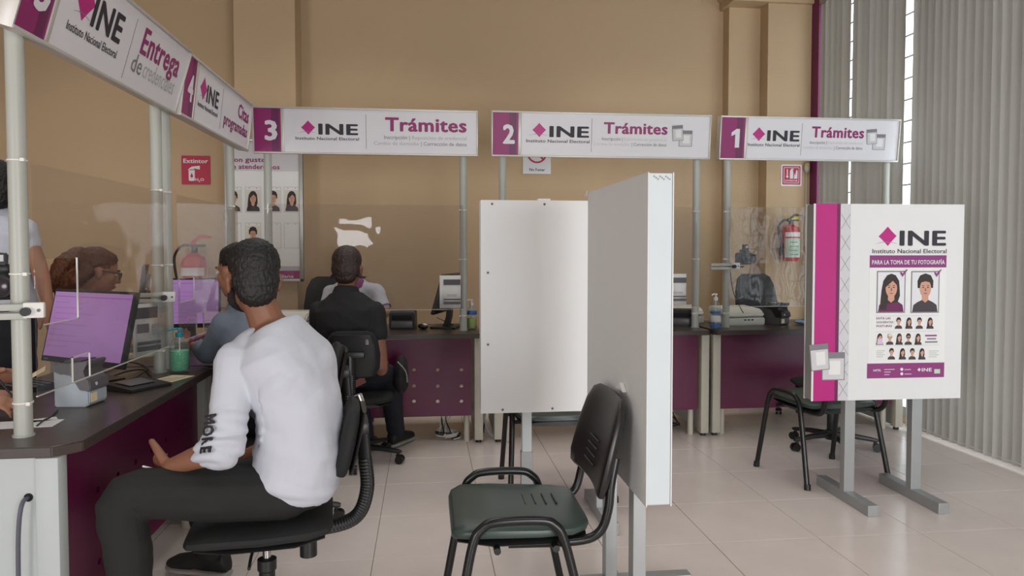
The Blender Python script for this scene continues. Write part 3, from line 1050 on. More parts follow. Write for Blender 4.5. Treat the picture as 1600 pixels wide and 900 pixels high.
for k, (x0, x1, py_) in enumerate(((1380, 1396, 577), (1380, 1390, 581), (1380, 1388, 585), (1411, 1421, 577), (1411, 1422, 584))):
    a, b = bx(x0, py_), bx(x1, py_)
    flat(pb, 'fine_print', rrect(a[0], b[0], a[1] - 0.002, a[1] + 0.002), 'plilac', -0.0024)
for py_ in (576.5, 583.5):
    a = bx(1407, py_)
    flat(pb, 'round_icon', circle(a[0], a[1], 0.008, 12), 'signwhite', -0.0024)
a, b = bx(1432, 580), bx(1453, 580)
diamond(pb, a[0] + 0.006, a[1] + 0.010, 0.02, 'signwhite', -0.0024)
txt(pb, 'INE', a[0] + 0.02, b[0], a[1], 0.018, 'signwhite', 0.03, -0.0024)
a, b = bx(1457, 583), bx(1466, 576)
flat(pb, 'fine_print', rrect(a[0], b[0], a[1], b[1]), 'pgreen', -0.0024)

# ================================================================ things on the back wall
YW = YB
def wall_sign(name, label, cat, px0, py0, px1, py1, m, y=YW, r=0.0, t=0.006):
    a, b = PY(px0, py0, y), PY(px1, py1, y)
    th = thing(name, label, cat, (a.x, y - t, b.z))
    W, H = b.x - a.x, a.z - b.z
    MB().prism(rrect(0, W, 0, H, r), 0, t).build('plate', m, th, False)
    return th, W, H


th, W, H = wall_sign('extinguisher_sign', 'red square wall sign reading Extintor with white extinguisher symbol', 'sign', 283.5, 243, 329, 288.5, 'redsign', r=0.006)
txt(th, 'Extintor', W * .07, W * .93, H * .74, H * .15, 'signwhite', 0.03)
flat(th, 'symbol_cylinder', rrect(W * .25, W * .46, H * .12, H * .52, 0.01), 'signwhite')
flat(th, 'symbol_valve', [(W * .22, H * .5), (W * .28, H * .56), (W * .36, H * .62), (W * .64, H * .65), (W * .64, H * .52), (W * .42, H * .56), (W * .46, H * .5)], 'signwhite')
flat(th, 'symbol_flame', [(W * .3, H * .28), (W * .355, H * .4), (W * .41, H * .28), (W * .355, H * .22)], 'redsign', -0.0016)
txt(th, 'H', W * .48, W * .58, H * .12, H * .10, 'signwhite', 0.03)
txt(th, '2', W * .59, W * .645, H * .08, H * .07, 'signwhite', 0.03)
txt(th, 'O', W * .65, W * .78, H * .12, H * .10, 'signwhite', 0.03)

th, W, H = wall_sign('extinguisher_sign', 'small red wall sign with arrow and extinguisher, white border', 'sign', 1220, 257, 1252, 291, 'signwhite', 6.32, 0.012)
flat(th, 'red_field', rrect(W * .07, W * .93, H * .07, H * .93, 0.008), 'redsign')
flat(th, 'inner_line', rrect(W * .13, W * .87, H * .13, H * .87, 0.005), 'signwhite', -0.0016)
flat(th, 'red_field', rrect(W * .155, W * .845, H * .155, H * .845, 0.004), 'redsign', -0.0022)
flat(th, 'arrow', [(W * .27, H * .78), (W * .27, H * .46), (W * .22, H * .46), (W * .295, H * .36), (W * .37, H * .46), (W * .32, H * .46), (W * .32, H * .78)], 'signwhite', -0.003)
flat(th, 'symbol_cylinder', rrect(W * .42, W * .58, H * .34, H * .72, 0.008), 'signwhite', -0.003)
flat(th, 'symbol_valve', [(W * .44, H * .72), (W * .47, H * .8), (W * .6, H * .82), (W * .56, H * .72)], 'signwhite', -0.003)
flat(th, 'symbol_flame', [(W * .62, H * .34), (W * .64, H * .6), (W * .68, H * .5), (W * .73, H * .76), (W * .79, H * .7), (W * .78, H * .34)], 'signwhite', -0.003)
txt(th, 'EXTINTOR', W * .2, W * .8, H * .2, H * .09, 'signwhite', 0.02, -0.003)

th, W, H = wall_sign('no_smoking_sign', 'white No Fumar wall notice with crossed cigarette', 'sign', 817, 222, 860.5, 272, 'signwhite', r=0.002)
cz_ = H * .66
link('red_ring', plate(circle(W / 2, cz_, W * .36, 32), [circle(W / 2, cz_, W * .30, 32)], 0.001), 'redsign', th, (0, -0.0008, 0))
flat(th, 'cigarette', rrect(W * .25, W * .68, cz_ - H * .035, cz_ + H * .035), 'ink')
flat(th, 'smoke', [(W * .5, cz_ + H * .06), (W * .52, cz_ + H * .14), (W * .66, cz_ + H * .12), (W * .7, cz_ + H * .04), (W * .73, cz_ + H * .06), (W * .68, cz_ + H * .16), (W * .5, cz_ + H * .18)], 'ink')
MB().box(-W * .32, W * .32, -0.0022, -0.0014, -W * .03, W * .03).xf(Matrix.Translation((W / 2, 0, cz_)) @ Matrix.Rotation(R(45), 4, 'Y')).build('red_bar', 'redsign', th, False)
txt(th, 'No Fumar', W * .23, W * .79, H * .09, H * .085, 'ink', 0.02)


def extinguisher(label, loc, Hh, rad):
    t = thing('fire_extinguisher', label, 'extinguisher', loc)
    b = Hh * 0.78
    MB().lathe([(rad * .9, 0), (rad, 0.02), (rad, b - rad * .8), (rad * .85, b - rad * .35), (rad * .45, b - 0.01), (rad * .3, b)], n=24).build('cylinder', 'redpaint', t)
    MB().cyl((0, 0, b), (0, 0, b + Hh * .07), rad * .26, n=12).box(-rad * .3, rad * .9, -0.012, 0.012, b + Hh * .07, b + Hh * .10, 0.003).build('valve', 'blackmetal', t)
    hd = MB().prism([(-rad * .3, b + Hh * .12), (rad * .5, b + Hh * .22), (rad * 1.3, b + Hh * .2), (rad * 1.3, b + Hh * .17), (rad * .4, b + Hh * .17), (-rad * .2, b + Hh * .07)], -0.01, 0.01)
    hd.build('handle', 'blackmetal' if rad < 0.09 else 'redpaint', t)
    hs = MB().tube([(-rad * .2, 0, b + Hh * .09), (-rad * .9, -0.01, b + Hh * .08), (-rad * 1.5, -0.01, b - Hh * .05), (-rad * 1.35, -0.01, b - Hh * .3), (-rad * 1.15, -0.01, b - Hh * .42)], 0.011, n=8)
    hs.build('hose', 'black', t)
    MB().cyl((-rad * 1.15, -0.01, b - Hh * .4), (-rad * 1.1, -0.01, b - Hh * .66), 0.014, 0.022, n=10).build('nozzle', 'black', t)
    m_ = MB()
    n = 12
    for z0, z1, nm, mm in ((b * .1, b * .62, 'instruction_label', 'pgreen'), (b * .66, b * .78, 'name_label', 'paper')):
        m_ = MB()
        A = []
        for k in range(n + 1):
            a = R(-90 - 62 + 124 * k / n)
            A.append((rad * 1.012 * math.cos(a), rad * 1.012 * math.sin(a)))
        vs = [[m_.bm.verts.new((x, y, z)) for x, y in A] for z in (z0, z1)]
        for k in range(n):
            m_.bm.faces.new((vs[0][k], vs[0][k + 1], vs[1][k + 1], vs[1][k]))
        lb = m_.build(nm, mm, t)
    for k in range(4):
        MB().box(-rad * .5, rad * (.45 - .15 * (k % 2)), -rad * 1.03, -rad * .85, b * (.17 + .11 * k), b * (.19 + .11 * k)).build('label_print', 'grey', t, False)
    MB().box(-0.02, 0.02, rad * .9, rad + 0.035, b * .7, b * .82).build('wall_bracket', 'blackmetal', t, False)
    return t


v = PY(304, 430, YB - 0.13)
extinguisher('large red fire extinguisher below the Extintor sign', (v.x, YB - 0.13, 0.72), 0.72, 0.105)
v = PY(1237, 408, 6.2)
e2 = extinguisher('small red fire extinguisher with pale label on the corner column', (v.x, 6.225, v.z), 0.42, 0.078)
MB().box(0.0, 0.12, 0.09, 0.092, 0.36, 0.40).build('yellow_tag', 'yellow', e2, False)

# staff photo poster on the column
a, b = PY(350, 215, 6.28), PY(475, 440, 6.28)
th = thing('staff_poster', 'framed white poster with staff portrait cards on the wall column', 'poster', (a.x, 6.272, b.z))
W, H = b.x - a.x, a.z - b.z
MB().box(0, W, 0, 0.022, 0, H).build('backing', 'paper', th, False)
fr = MB()
for r_ in ((0, W, 0, 0.025), (0, W, H - 0.025, H)):
    fr.box(r_[0], r_[1], -0.012, 0.024, r_[2], r_[3], 0.002)
for r_ in ((0, 0.03), (W - 0.03, W)):
    fr.box(r_[0], r_[1], -0.012, 0.024, 0, H, 0.002)
fr.build('frame', 'alu', th)


def wp(px, py):
    v_ = PY(px, py, 6.272)
    return v_.x - a.x, v_.z - b.z


flat(th, 'header_band', rrect(0.03, W - 0.03, wp(400, 267)[1], H - 0.025), 'palegrey')
for s_, x0, x1, py_ in (('Con', 357, 379, 253), ('gusto', 383, 416, 253), ('te', 357, 369, 264), ('atenderemos', 373, 437, 264)):
    txt(th, s_, wp(x0, py_)[0], wp(x1, py_)[0], wp(x0, py_)[1], 0.04, 'magenta', 0.03, -0.0016)
for i, px_ in enumerate((365, 395.5, 427, 456)):
    for j, py_ in enumerate((312, 368)):
        c_ = wp(px_, py_)
        flat(th, 'card_holder', rrect(c_[0] - 0.062, c_[0] + 0.062, c_[1] - 0.105, c_[1] + 0.105), 'ltgrey')
        flat(th, 'card_holder', rrect(c_[0] - 0.059, c_[0] + 0.059, c_[1] - 0.102, c_[1] + 0.102), 'paper', -0.0016)
        if j == 0 or i == 1:
            portrait(th, c_[0], c_[1] - 0.008, 0.11, 0.175, i in (1, 3) and j == 0, 'pcloth', -0.002, 'pback')
        for sx in (-0.03, 0.03):
            flat(th, 'pin', circle(c_[0] + sx, c_[1] + 0.094, 0.004, 8), 'grey', -0.0024)
flat(th, 'footer_band', rrect(0.03, W - 0.03, 0.025, wp(450, 423)[1]), 'magenta')
txt(th, 'Atención Ciudadana', 0.06, wp(459, 433)[0], wp(459, 434)[1], 0.026, 'signwhite', 0.015, -0.0016)
flat(th, 'footer_band', rrect(0.03, W - 0.03, wp(450, 423)[1], wp(450, 416)[1]), 'ltgrey', -0.0008)

# small wall sensor with conduit
v = PY(1264, 262, 6.3)
th = thing('wall_sensor', 'small beige capsule sensor on the column corner', 'sensor', (v.x - 0.02, 6.30, v.z))
MB().ell((0, 0, 0), (0.028, 0.024, 0.045)).build('housing', 'beige', th)
MB().ell((0, -0.002, 0.02), (0.026, 0.024, 0.024)).build('lens', mat('amber_lens', (214, 170, 130), 0.3), th)
MB().cyl((0, 0.012, -0.04), (0, 0.012, -0.75), 0.006, n=8).build('conduit', 'beige', th)

# ================================================================ chairs


def visitor_chair(label, loc, rz, seatm='greenvinyl'):
    """ISO visitor chair, front faces local -Y"""
    t = thing('visitor_chair', label, 'chair', loc, rz)
    # seat: padded slab with rolled front edge, made as a lofted cushion
    m_ = MB()
    secs = []
    X, Yv, Z = Vector((1, 0, 0)), Vector((0, 0, 1)), None
    for y, hw, zc, hh in ((-0.225, 0.17, 0.433, 0.016), (-0.215, 0.20, 0.440, 0.026), (-0.18, 0.225, 0.448, 0.030), (-0.08, 0.232, 0.447, 0.028), (0.05, 0.228, 0.442, 0.026), (0.15, 0.215, 0.440, 0.024), (0.195, 0.19, 0.443, 0.020), (0.21, 0.16, 0.446, 0.012)):
        secs.append((Vector((0, y, zc)), X, Yv, hw, hh))
    m_.loft(secs, 28, 3.2)
    st = m_.build('seat', seatm, t)
    shell = MB()
    shell.loft([(Vector((0, y, zc)), X, Yv, hw, 0.012) for y, hw, zc in ((-0.21, 0.19, 0.418), (-0.1, 0.226, 0.412), (0.1, 0.22, 0.41), (0.2, 0.17, 0.415))], 20, 3.0)
    shell.build('seat_shell', 'black', t)
    for k in range(4):
        y = 0.02 + 0.035 * k
        MB().limb([(-0.07, 0.005 + y, 0.467), (0.03, 0.005 + y, 0.467)], [0.0035, 0.0035], n=8).build('vent_slot', 'black', st)
    # backrest: curved padded panel leaning back
    bk = MB()
    secs = []
    for k, (u, hw, th_) in enumerate(((0, 0.20, 0.008), (0.03, 0.225, 0.018), (0.15, 0.24, 0.022), (0.5, 0.235, 0.023), (0.8, 0.215, 0.021), (0.95, 0.185, 0.017), (1.0, 0.15, 0.007))):
        z = 0.535 + 0.30 * u
        y = 0.235 + 0.075 * u
        secs.append((Vector((0, y + 0.012, z)), X, Vector((0, 1, -0.26)).normalized(), hw, th_))
    bk.loft(secs, 32, 3.4)
    for v_ in bk.bm.verts:
        v_.co.y -= 0.55 * v_.co.x ** 2 - 0.012
    bo = bk.build('backrest', 'blackvinyl', t)
    for k in range(4):
        z = 0.60 + 0.026 * k
        MB().limb([(-0.06, 0.255 + 0.26 * (z - 0.535) - 0.026, z), (0.06, 0.255 + 0.26 * (z - 0.535) - 0.026, z)], [0.003, 0.003], n=8).build('vent_slot', 'black', bo)
    for s_ in (-1, 1):
        # side frame: inverted U leg
        pts = [(s_ * 0.275, -0.245, 0.0), (s_ * 0.262, -0.20, 0.25), (s_ * 0.253, -0.165, 0.43), (s_ * 0.25, -0.135, 0.478), (s_ * 0.25, -0.09, 0.495), (s_ * 0.25, 0.04, 0.495), (s_ * 0.25, 0.085, 0.478), (s_ * 0.253, 0.115, 0.43), (s_ * 0.262, 0.16, 0.25), (s_ * 0.275, 0.215, 0.0)]
        MB().tube(pts, 0.0145, n=10, smooth=5).build('side_leg_frame', 'blackmetal', t)
        for y in (-0.245, 0.215):
            MB().cyl((s_ * 0.275, y, 0), (s_ * 0.274, y * 0.99, 0.03), 0.018, n=12).build('rubber_foot', 'black', t)
        for y in (-0.09, 0.09):
            MB().cyl((s_ * 0.252, y, 0.405), (s_ * 0.12, y, 0.405), 0.011, n=10).build('seat_crossbar', 'blackmetal', t)
        # back support tube
        pts = [(s_ * 0.19, -0.05, 0.404), (s_ * 0.195, 0.16, 0.404), (s_ * 0.20, 0.235, 0.43), (s_ * 0.205, 0.262, 0.50), (s_ * 0.2, 0.272, 0.58), (s_ * 0.19, 0.29, 0.66)]
        MB().tube(pts, 0.0145, n=10, smooth=5).build('back_tube', 'blackmetal', t)
    return t


visitor_chair('empty visitor chair with a worn dark green seat beside the edge-on white board', (0.302, 2.43, 0), R(-90))
visitor_chair('visitor chair behind the board with the photo rules poster', (2.30, 4.02, 0), R(-170))
visitor_chair('visitor chair mostly hidden behind the plain white backdrop board', (0.70, 3.91, 0), R(180))


def office_chair(label, loc, rz, base_rot=0.0, seat_z=0.445, back_top=0.93, wide=0.44, bw=0.42, back_m='blackmat', curve=0.6, bo=0.0):
    """front faces local -Y"""
    t = thing('office_chair', label, 'chair', loc, rz)
    X, Zu = Vector((1, 0, 0)), Vector((0, 0, 1))
    m_ = MB()
    m_.loft([(Vector((0, y, seat_z + dz)), X, Zu, hw, hh) for y, hw, dz, hh in ((-0.23, wide * .36, -0.035, 0.012), (-0.215, wide * .44, -0.028, 0.022), (-0.16, wide * .5, -0.02, 0.028), (0, wide * .51, -0.022, 0.028), (0.14, wide * .48, -0.02, 0.028), (0.2, wide * .4, -0.02, 0.022), (0.215, wide * .3, -0.02, 0.012))], 28, 3.0)
    m_.build('seat', back_m, t)
    MB().loft([(Vector((0, y, seat_z - 0.052)), X, Zu, hw, 0.010) for y, hw in ((-0.2, wide * .38), (-0.1, wide * .47), (0.1, wide * .46), (0.19, wide * .32))], 24, 3.0).build('seat_shell', 'black', t)
    b0, b1 = seat_z + 0.13, back_top
    bk = MB()
    for_ = []
    for u, hw, th_ in ((0, 0.3, 0.010), (0.04, 0.40, 0.022), (0.2, 0.48, 0.028), (0.5, 0.50, 0.030), (0.8, 0.46, 0.027), (0.95, 0.38, 0.02), (1, 0.28, 0.008)):
        for_.append((Vector((0, 0.235 + bo + 0.05 * u, b0 + (b1 - b0) * u)), X, Vector((0, 1, -0.12)).normalized(), bw * hw, th_))
    bk.loft(for_, 32, 2.8)
    for v_ in bk.bm.verts:
        v_.co.y -= curve * v_.co.x ** 2
    bk.build('backrest', back_m, t)
    sh = MB()
    sh.loft([(Vector((0, 0.268 + bo + 0.05 * u, b0 + (b1 - b0) * u)), X, Vector((0, 1, -0.12)).normalized(), bw * hw * 0.93, 0.008) for u, hw in ((0.05, 0.38), (0.3, 0.47), (0.7, 0.46), (0.93, 0.36))], 28, 2.8)
    for v_ in sh.bm.verts:
        v_.co.y -= curve * v_.co.x ** 2
    sh.build('back_shell', 'black', t)
    # J-shaped spine with ribbed sleeve
    sp = [(0, 0.05, seat_z - 0.065), (0, 0.2, seat_z - 0.07), (0, 0.29 + bo, seat_z - 0.04), (0, 0.325 + bo, seat_z + 0.05), (0, 0.318 + bo, seat_z + 0.16), (0, 0.308 + bo, seat_z + 0.28)]
    spn = MB().tube(sp, 0.017, n=10, smooth=6, flat=1.5).build('back_spine', 'black', t)
    cp = catmull(sp, 10)
    rb = MB()
    for k in range(9, 40):
        a_, b_ = cp[k], cp[k + 1]
        q = a_.lerp(b_, 0.5)
        d_ = (b_ - a_).normalized() * 0.0035
        rb.cyl(q - d_, q + d_, 0.0245, n=12)
    o_ = rb.build('ribbed_sleeve', 'black', spn)
    o_['kind'] = 'stuff'
    MB().box(-0.075, 0.075, 0.288 + bo, 0.33 + bo, seat_z + 0.255, seat_z + 0.295, 0.008).build('back_bracket', 'black', t)
    MB().cyl((-0.085, 0.31 + bo, seat_z + 0.33), (-0.085, 0.30 + bo, seat_z + 0.36), 0.014, n=12).build('adjuster_knob', 'chrome', t)
    MB().box(-0.09, 0.09, -0.10, 0.10, seat_z - 0.085, seat_z - 0.055, 0.006).build('mechanism', 'black', t)
    MB().cyl((0.03, 0.135, seat_z - 0.15), (0.03, 0.135, seat_z - 0.075), 0.028, n=16).build('tension_knob', 'black', t)
    MB().tube([(0.06, -0.02, seat_z - 0.07), (0.16, -0.03, seat_z - 0.075), (0.25, -0.03, seat_z - 0.085)], 0.005, n=8).build('height_lever', 'black', t)
    MB().cyl((0, 0, seat_z - 0.16), (0, 0, seat_z - 0.07), 0.014, n=16).build('gas_rod', 'chrome', t)
    MB().lathe([(0.02, 0.07), (0.026, 0.08), (0.026, seat_z - 0.2), (0.031, seat_z - 0.195), (0.031, seat_z - 0.16), (0.015, seat_z - 0.155)], n=18).build('gas_column', 'black', t)
    hub = MB().lathe([(0.035, 0.06), (0.042, 0.07), (0.042, 0.11), (0.034, 0.12)], n=18).build('base_hub', 'black', t)
    for k in range(5):
        a_ = base_rot + 2 * math.pi * k / 5
        d_ = Vector((math.cos(a_), math.sin(a_), 0))
        s_ = Vector((-d_.y, d_.x, 0))
        MB().loft([(d_ * r_ + Vector((0, 0, z_)), s_, Zu, w_, h_) for r_, z_, w_, h_ in ((0.02, 0.092, 0.026, 0.02), (0.15, 0.088, 0.021, 0.016), (0.27, 0.074, 0.017, 0.012), (0.285, 0.073, 0.012, 0.008))], 12, 3.0).build('base_arm', 'black', t)
        q = d_ * 0.265
        c_ = MB()
        c_.cyl(q + Vector((0, 0, 0.035)), q + Vector((0, 0, 0.075)), 0.009, n=10)
        for s2 in (-1, 1):
            o2 = q + s_ * 0.013 * s2 + d_ * 0.012
            c_.cyl(o2 - s_ * 0.0085 + Vector((0, 0, 0.026)), o2 + s_ * 0.0085 + Vector((0, 0, 0.026)), 0.026, n=16)
        c_.box(-0.012, 0.012, -0.007, 0.007, 0.026, 0.055, mtx=Matrix.Translation(q) @ Matrix.Rotation(a_, 4, 'Z'))
        c_.build('caster', 'blackmetal', t)
    return t


MC = Vector((-0.53, 2.50, 0))
office_chair('black office chair under the man in the white shirt', MC, R(-83), 0.3, 0.445, 0.80, curve=0.05, bw=0.36, bo=0.005)
KC = Vector((-0.425, 4.61, 0))
office_chair('black office chair under the man in the black shirt', KC, R(180), R(18), 0.43, 0.84, 0.46, 0.32)
office_chair('black office chair behind the photo rules board, only its castors showing', (2.66, 4.55, 0), R(170), R(20), 0.44, 0.9)
v = PY(1196, 443, 6.0)
office_chair('empty black staff chair behind the number one desk', (v.x, 5.78, 0), R(20), 0.2, 0.46, 1.10, 0.46, 0.47)
v = PY(515, 450, 6.3)
office_chair('black staff chair behind the worker in the white polo shirt', (v.x - 0.05, 6.12, 0), R(-12), 0.5, 0.445, 1.08, 0.46, 0.46)
office_chair('black office chair under the man in the grey shirt', (-0.70, 3.62, 0), R(-80), 0.1, 0.44, 0.85)
office_chair('black staff chair under the woman with auburn hair', (-2.06, 4.24, 0), R(90), 0.4, 0.44, 0.88)
office_chair('black staff chair at the far left end of the near desk', (-2.20, 2.45, 0), R(90), 0.4, 0.44, 0.85)

# ================================================================ desk equipment


def monitor(label, loc, rz, W=0.49, H=0.30, screenm='screen', tilt=8, lift=0.10, base=True, lines=True):
    """screen faces local -Y, origin at the foot on the desk"""
    t = thing('computer_monitor', label, 'monitor', loc, rz)
    tm = Matrix.Translation((0, 0, lift)) @ Matrix.Rotation(R(-tilt), 4, 'X')
    b = MB().box(-W / 2, W / 2, -0.012, 0.012, 0, H, 0.004).box(-W * .32, W * .32, 0.01, 0.035, H * .15, H * .8, 0.01).build('casing', 'black', t)
    b.matrix_local = tm
    MB().box(-W / 2 + 0.012, W / 2 - 0.012, -0.0135, -0.0118, 0.024, H - 0.012).build('screen', screenm, b, False)
    if lines:
        MB().box(-W / 2 + 0.012, W / 2 - 0.012, -0.0142, -0.0134, H - 0.034, H - 0.03).build('screen_bar', 'screenbar', b, False)
        for k in range(9):
            MB().box(-W / 2 + 0.03, -W / 2 + 0.03 + (0.09 + 0.05 * ((k * 7) % 5)), -0.0142, -0.0134, H - 0.06 - 0.024 * k, H - 0.057 - 0.024 * k).build('screen_text', 'screenline', b, False)
    MB().box(-W / 2 + 0.02, -W / 2 + 0.05, -0.0128, -0.0118, 0.009, 0.014).build('badge', 'grey', b, False)
    if base:
        yo = H * .5 * math.sin(R(tilt)) + 0.012
        MB().prism([(yo, lift + H * .45), (yo + 0.03, lift + H * .45), (0.075, lift * .7), (0.055, 0.008), (0.015, 0.008), (0.045, lift * .7)], -0.035, 0.035, 'YZ', 0.003).build('stand_neck', 'black', t)
        MB().prism(rrect(-0.12, 0.12, -0.06, 0.13, 0.03), 0, 0.012, 'XY', 0.003).build('stand_base', 'black', t)
    return t


v = P(131, 505, 3.1)
monitor('lavender lit monitor on the near desk behind the grey reader', (v.x - 0.02, v.y + 0.02, DT), R(-34), 0.55, 0.32, tilt=13, lift=0.075)
v = P(312, 470, 4.24)
monitor('lavender lit monitor on the number four desk beside the man in grey', (v.x - 0.075, v.y + 0.02, DT), R(8), 0.36, 0.29, lift=0.11)
v = P(217, 440, 4.6)
monitor('dark monitor at the edge of the number four desk in front of the woman', (v.x, v.y, DT), R(-72), 0.48, 0.30, 'screenoff', lift=0.17, lines=False)
v = PY(690, 508, 5.33)
mo = monitor('black monitor seen from the side on the desk of the man in black', (v.x, 5.33, DT), R(-108), 0.46, 0.29, 'screenoff', tilt=16, lift=0.11, lines=False)


def doc_reader(label, loc, rz, s=1.0, body='devgrey', hood='devdark', sx=1.0):
    """desktop document reader: light wedge body with a dark glass hood, front -Y"""
    t = thing('document_reader', label, 'reader', loc, rz)
    pr = [(-0.075, 0), (0.075, 0), (0.082, 0.055), (0.055, 0.075), (0.045, 0.11), (0.055, 0.14), (-0.07, 0.14)]
    MB().prism([(x * s * sx, z * s) for x, z in [(-0.078, 0), (0.06, 0), (0.075, 0.01), (0.075, 0.055), (0.04, 0.06), (0.005, 0.115), (-0.06, 0.118), (-0.08, 0.125)]], -0.055 * s, 0.055 * s, 'XZ', 0.004 * s).build('body', body, t)
    MB().prism([(x * s * sx, z * s) for x, z in [(-0.079, 0.122), (-0.055, 0.112), (0.0, 0.11), (0.035, 0.056), (0.072, 0.052), (0.085, 0.06), (0.078, 0.09), (0.055, 0.105), (0.05, 0.125), (0.075, 0.148), (0.07, 0.156), (-0.076, 0.143)]], -0.058 * s, 0.058 * s, 'XZ', 0.003 * s).build('hood', hood, t)
    MB().box(-0.04 * s * sx, 0.035 * s * sx, -0.045 * s, 0.045 * s, 0.148 * s, 0.156 * s, 0.001).build('glass_window', 'black', t, False)
    MB().cyl((0.0775 * s * sx, -0.02 * s, 0.075 * s), (0.084 * s * sx, -0.02 * s, 0.075 * s), 0.006 * s, n=12).build('button', 'palegrey', t)
    MB().box(0.0745 * s * sx, 0.0765 * s * sx + 0.001, -0.045 * s, -0.01 * s, 0.015 * s, 0.045 * s).build('sticker', 'cream', t, False)
    return t


v = PX(131, 600, -1.255)
doc_reader('light grey document reader with dark hood on the near desk', (v.x, v.y - 0.02, DT), R(-7), 1.06, sx=0.78)
v = PY(1212, 500, 5.24)
doc_reader('dark grey document reader on the number one desk in front of the staff chair', (v.x + 0.0, 5.24, DT), R(-60), 1.05, 'devdark', 'black')


def black_printer(label, loc, rz, s=1.0):
    t = thing('receipt_reader', label, 'reader', loc, rz)
    MB().prism([(-0.08 * s, 0), (0.08 * s, 0), (0.08 * s, 0.06 * s), (0.055 * s, 0.13 * s), (-0.06 * s, 0.13 * s), (-0.075 * s, 0.11 * s)], -0.09 * s, 0.09 * s, 'YZ', 0.006 * s).build('body', 'black', t)
    MB().box(-0.07 * s, 0.07 * s, -0.083 * s, -0.06 * s, 0.07 * s, 0.105 * s, 0.004 * s).build('slot', 'hole', t)
    MB().box(-0.075 * s, 0.075 * s, -0.086 * s, -0.076 * s, 0.015 * s, 0.06 * s, 0.003).build('front_cover', 'devdark', t)
    return t


v = PZ(630, 514, DT)
black_printer('black boxy reader on the desk of the man in black', (v.x, v.y + 0.03, DT), R(-6), 1.0)
v = PY(1064, 500, 5.26)
black_printer('black boxy reader on the number two desk below the pole flyer', (v.x, 5.26, DT), R(-20), 0.95)


def scanner(label, loc, rz, W=0.34, D=0.28):
    t = thing('flatbed_scanner', label, 'scanner', loc, rz)
    MB().prism([(-D / 2, 0), (D / 2, 0), (D / 2, 0.07), (-D / 2, 0.055)], -W / 2, W / 2, 'YZ', 0.008).build('body', 'devwhite', t)
    MB().prism([(-D / 2 + 0.005, 0.062), (D / 2, 0.077), (D / 2, 0.13), (-D / 2 + 0.05, 0.115), (-D / 2 + 0.01, 0.085)], -W / 2, W / 2, 'YZ', 0.01).build('lid', 'devwhite', t)
    for k in range(3):
        MB().box(-0.02 + k * 0.03, 0.0 + k * 0.03, -D / 2 - 0.002, -D / 2 + 0.01, 0.035, 0.045).build('button', 'black', t, False)
    MB().box(-W * .3, -W * .12, -D / 2 + 0.018, -D / 2 + 0.02, 0.075, 0.082).build('badge', 'grey', t, False)
    return t


v = PY(1150, 503, 5.33)
scanner('ivory flatbed scanner on the number one desk beside the blue pump bottle', (v.x, 5.33, DT), R(8), 0.32)
v = PY(1090, 503, 5.46)
scanner('ivory flatbed scanner on the number two desk half behind a pole', (v.x - 0.10, 5.47, DT), 0, 0.24, 0.2)
v = PY(452, 517, 5.28)
sc3 = scanner('ivory scanner beside the shoulder of the man in black', (v.x, 5.28, DT), R(-5), 0.3)


def keyboard(label, loc, rz):
    t = thing('keyboard', label, 'keyboard', loc, rz)
    MB().prism([(-0.075, 0), (0.075, 0), (0.075, 0.024), (-0.075, 0.012)], -0.22, 0.22, 'YZ', 0.003).build('base', 'black', t)
    km = MB().box(-0.0075, 0.0075, -0.0075, 0.0075, 0, 0.006, 0.0015, seg=1).mesh('key', False)
    for r_ in range(5):
        for c_ in range(26):
            y = -0.055 + r_ * 0.026
            link('key', km, 'devdark', t, (-0.205 + c_ * 0.0164, y, 0.013 + (y + 0.075) * 0.08))
    return t


v = PZ(72, 598, DT)
keyboard('black keyboard under the near lavender monitor', (v.x - 0.10, v.y - 0.06, DT), R(-34))

# near desk: signature pad, ticket, papers, pens, cables
v = PZ(215, 606, DT)
t = thing('signature_pad', 'flat black signature pad on the near desk edge', 'signature pad', (v.x, v.y, DT), R(60))
MB().prism([(-0.085, 0), (0.085, 0), (0.085, 0.028), (-0.085, 0.012)], -0.10, 0.10, 'YZ', 0.004).build('body', 'black', t)
MB().box(-0.06, 0.06, -0.03, 0.06, 0.0225, 0.024).xf(Matrix.Rotation(R(5), 4, 'X')).build('pad_screen', 'devdark', t, False)
t_tick = PZ(268, 592, DT)
t = thing('paper_ticket', 'cream paper ticket lying beside the teal pump bottle', 'paper', (t_tick.x, t_tick.y, DT), R(72))
MB().box(-0.085, 0.085, -0.055, 0.055, 0.0, 0.0015).build('sheet', 'cream', t, False)
for k in range(3):
    MB().box(-0.07, 0.06 - 0.02 * k, -0.03 + 0.025 * k, -0.024 + 0.025 * k, 0.0015, 0.002).build('print_line', 'grey', t, False)
for (px_, py_, lab, ang, sx_, sy_, mm) in ((22, 664, 'white sheet under the writing hand on the near desk', 5, 0.13, 0.05, 'paper'), (70, 656, 'small white slip beside the near pole foot', 30, 0.035, 0.025, 'paper'),
                                          (222, 556, 'pale yellow folder stack behind the near monitor', 40, 0.09, 0.06, 'cream')):
    v = PZ(px_, py_, DT)
    o = MB().box(-sx_, sx_, -sy_, sy_, 0, 0.0016 if mm == 'paper' else 0.02, mtx=Matrix.Rotation(R(ang), 4, 'Z')).build('paper_sheet' if mm == 'paper' else 'folder', mm, None, False, loc=(v.x, v.y, DT))
    tag(o, lab, 'paper')
t = thing('cable', 'black cables looping across the near desk behind the signature pad', 'cable', (*PZ(215, 575, DT).xy, DT))
b0 = Vector((*PZ(215, 575, DT).xy, DT))
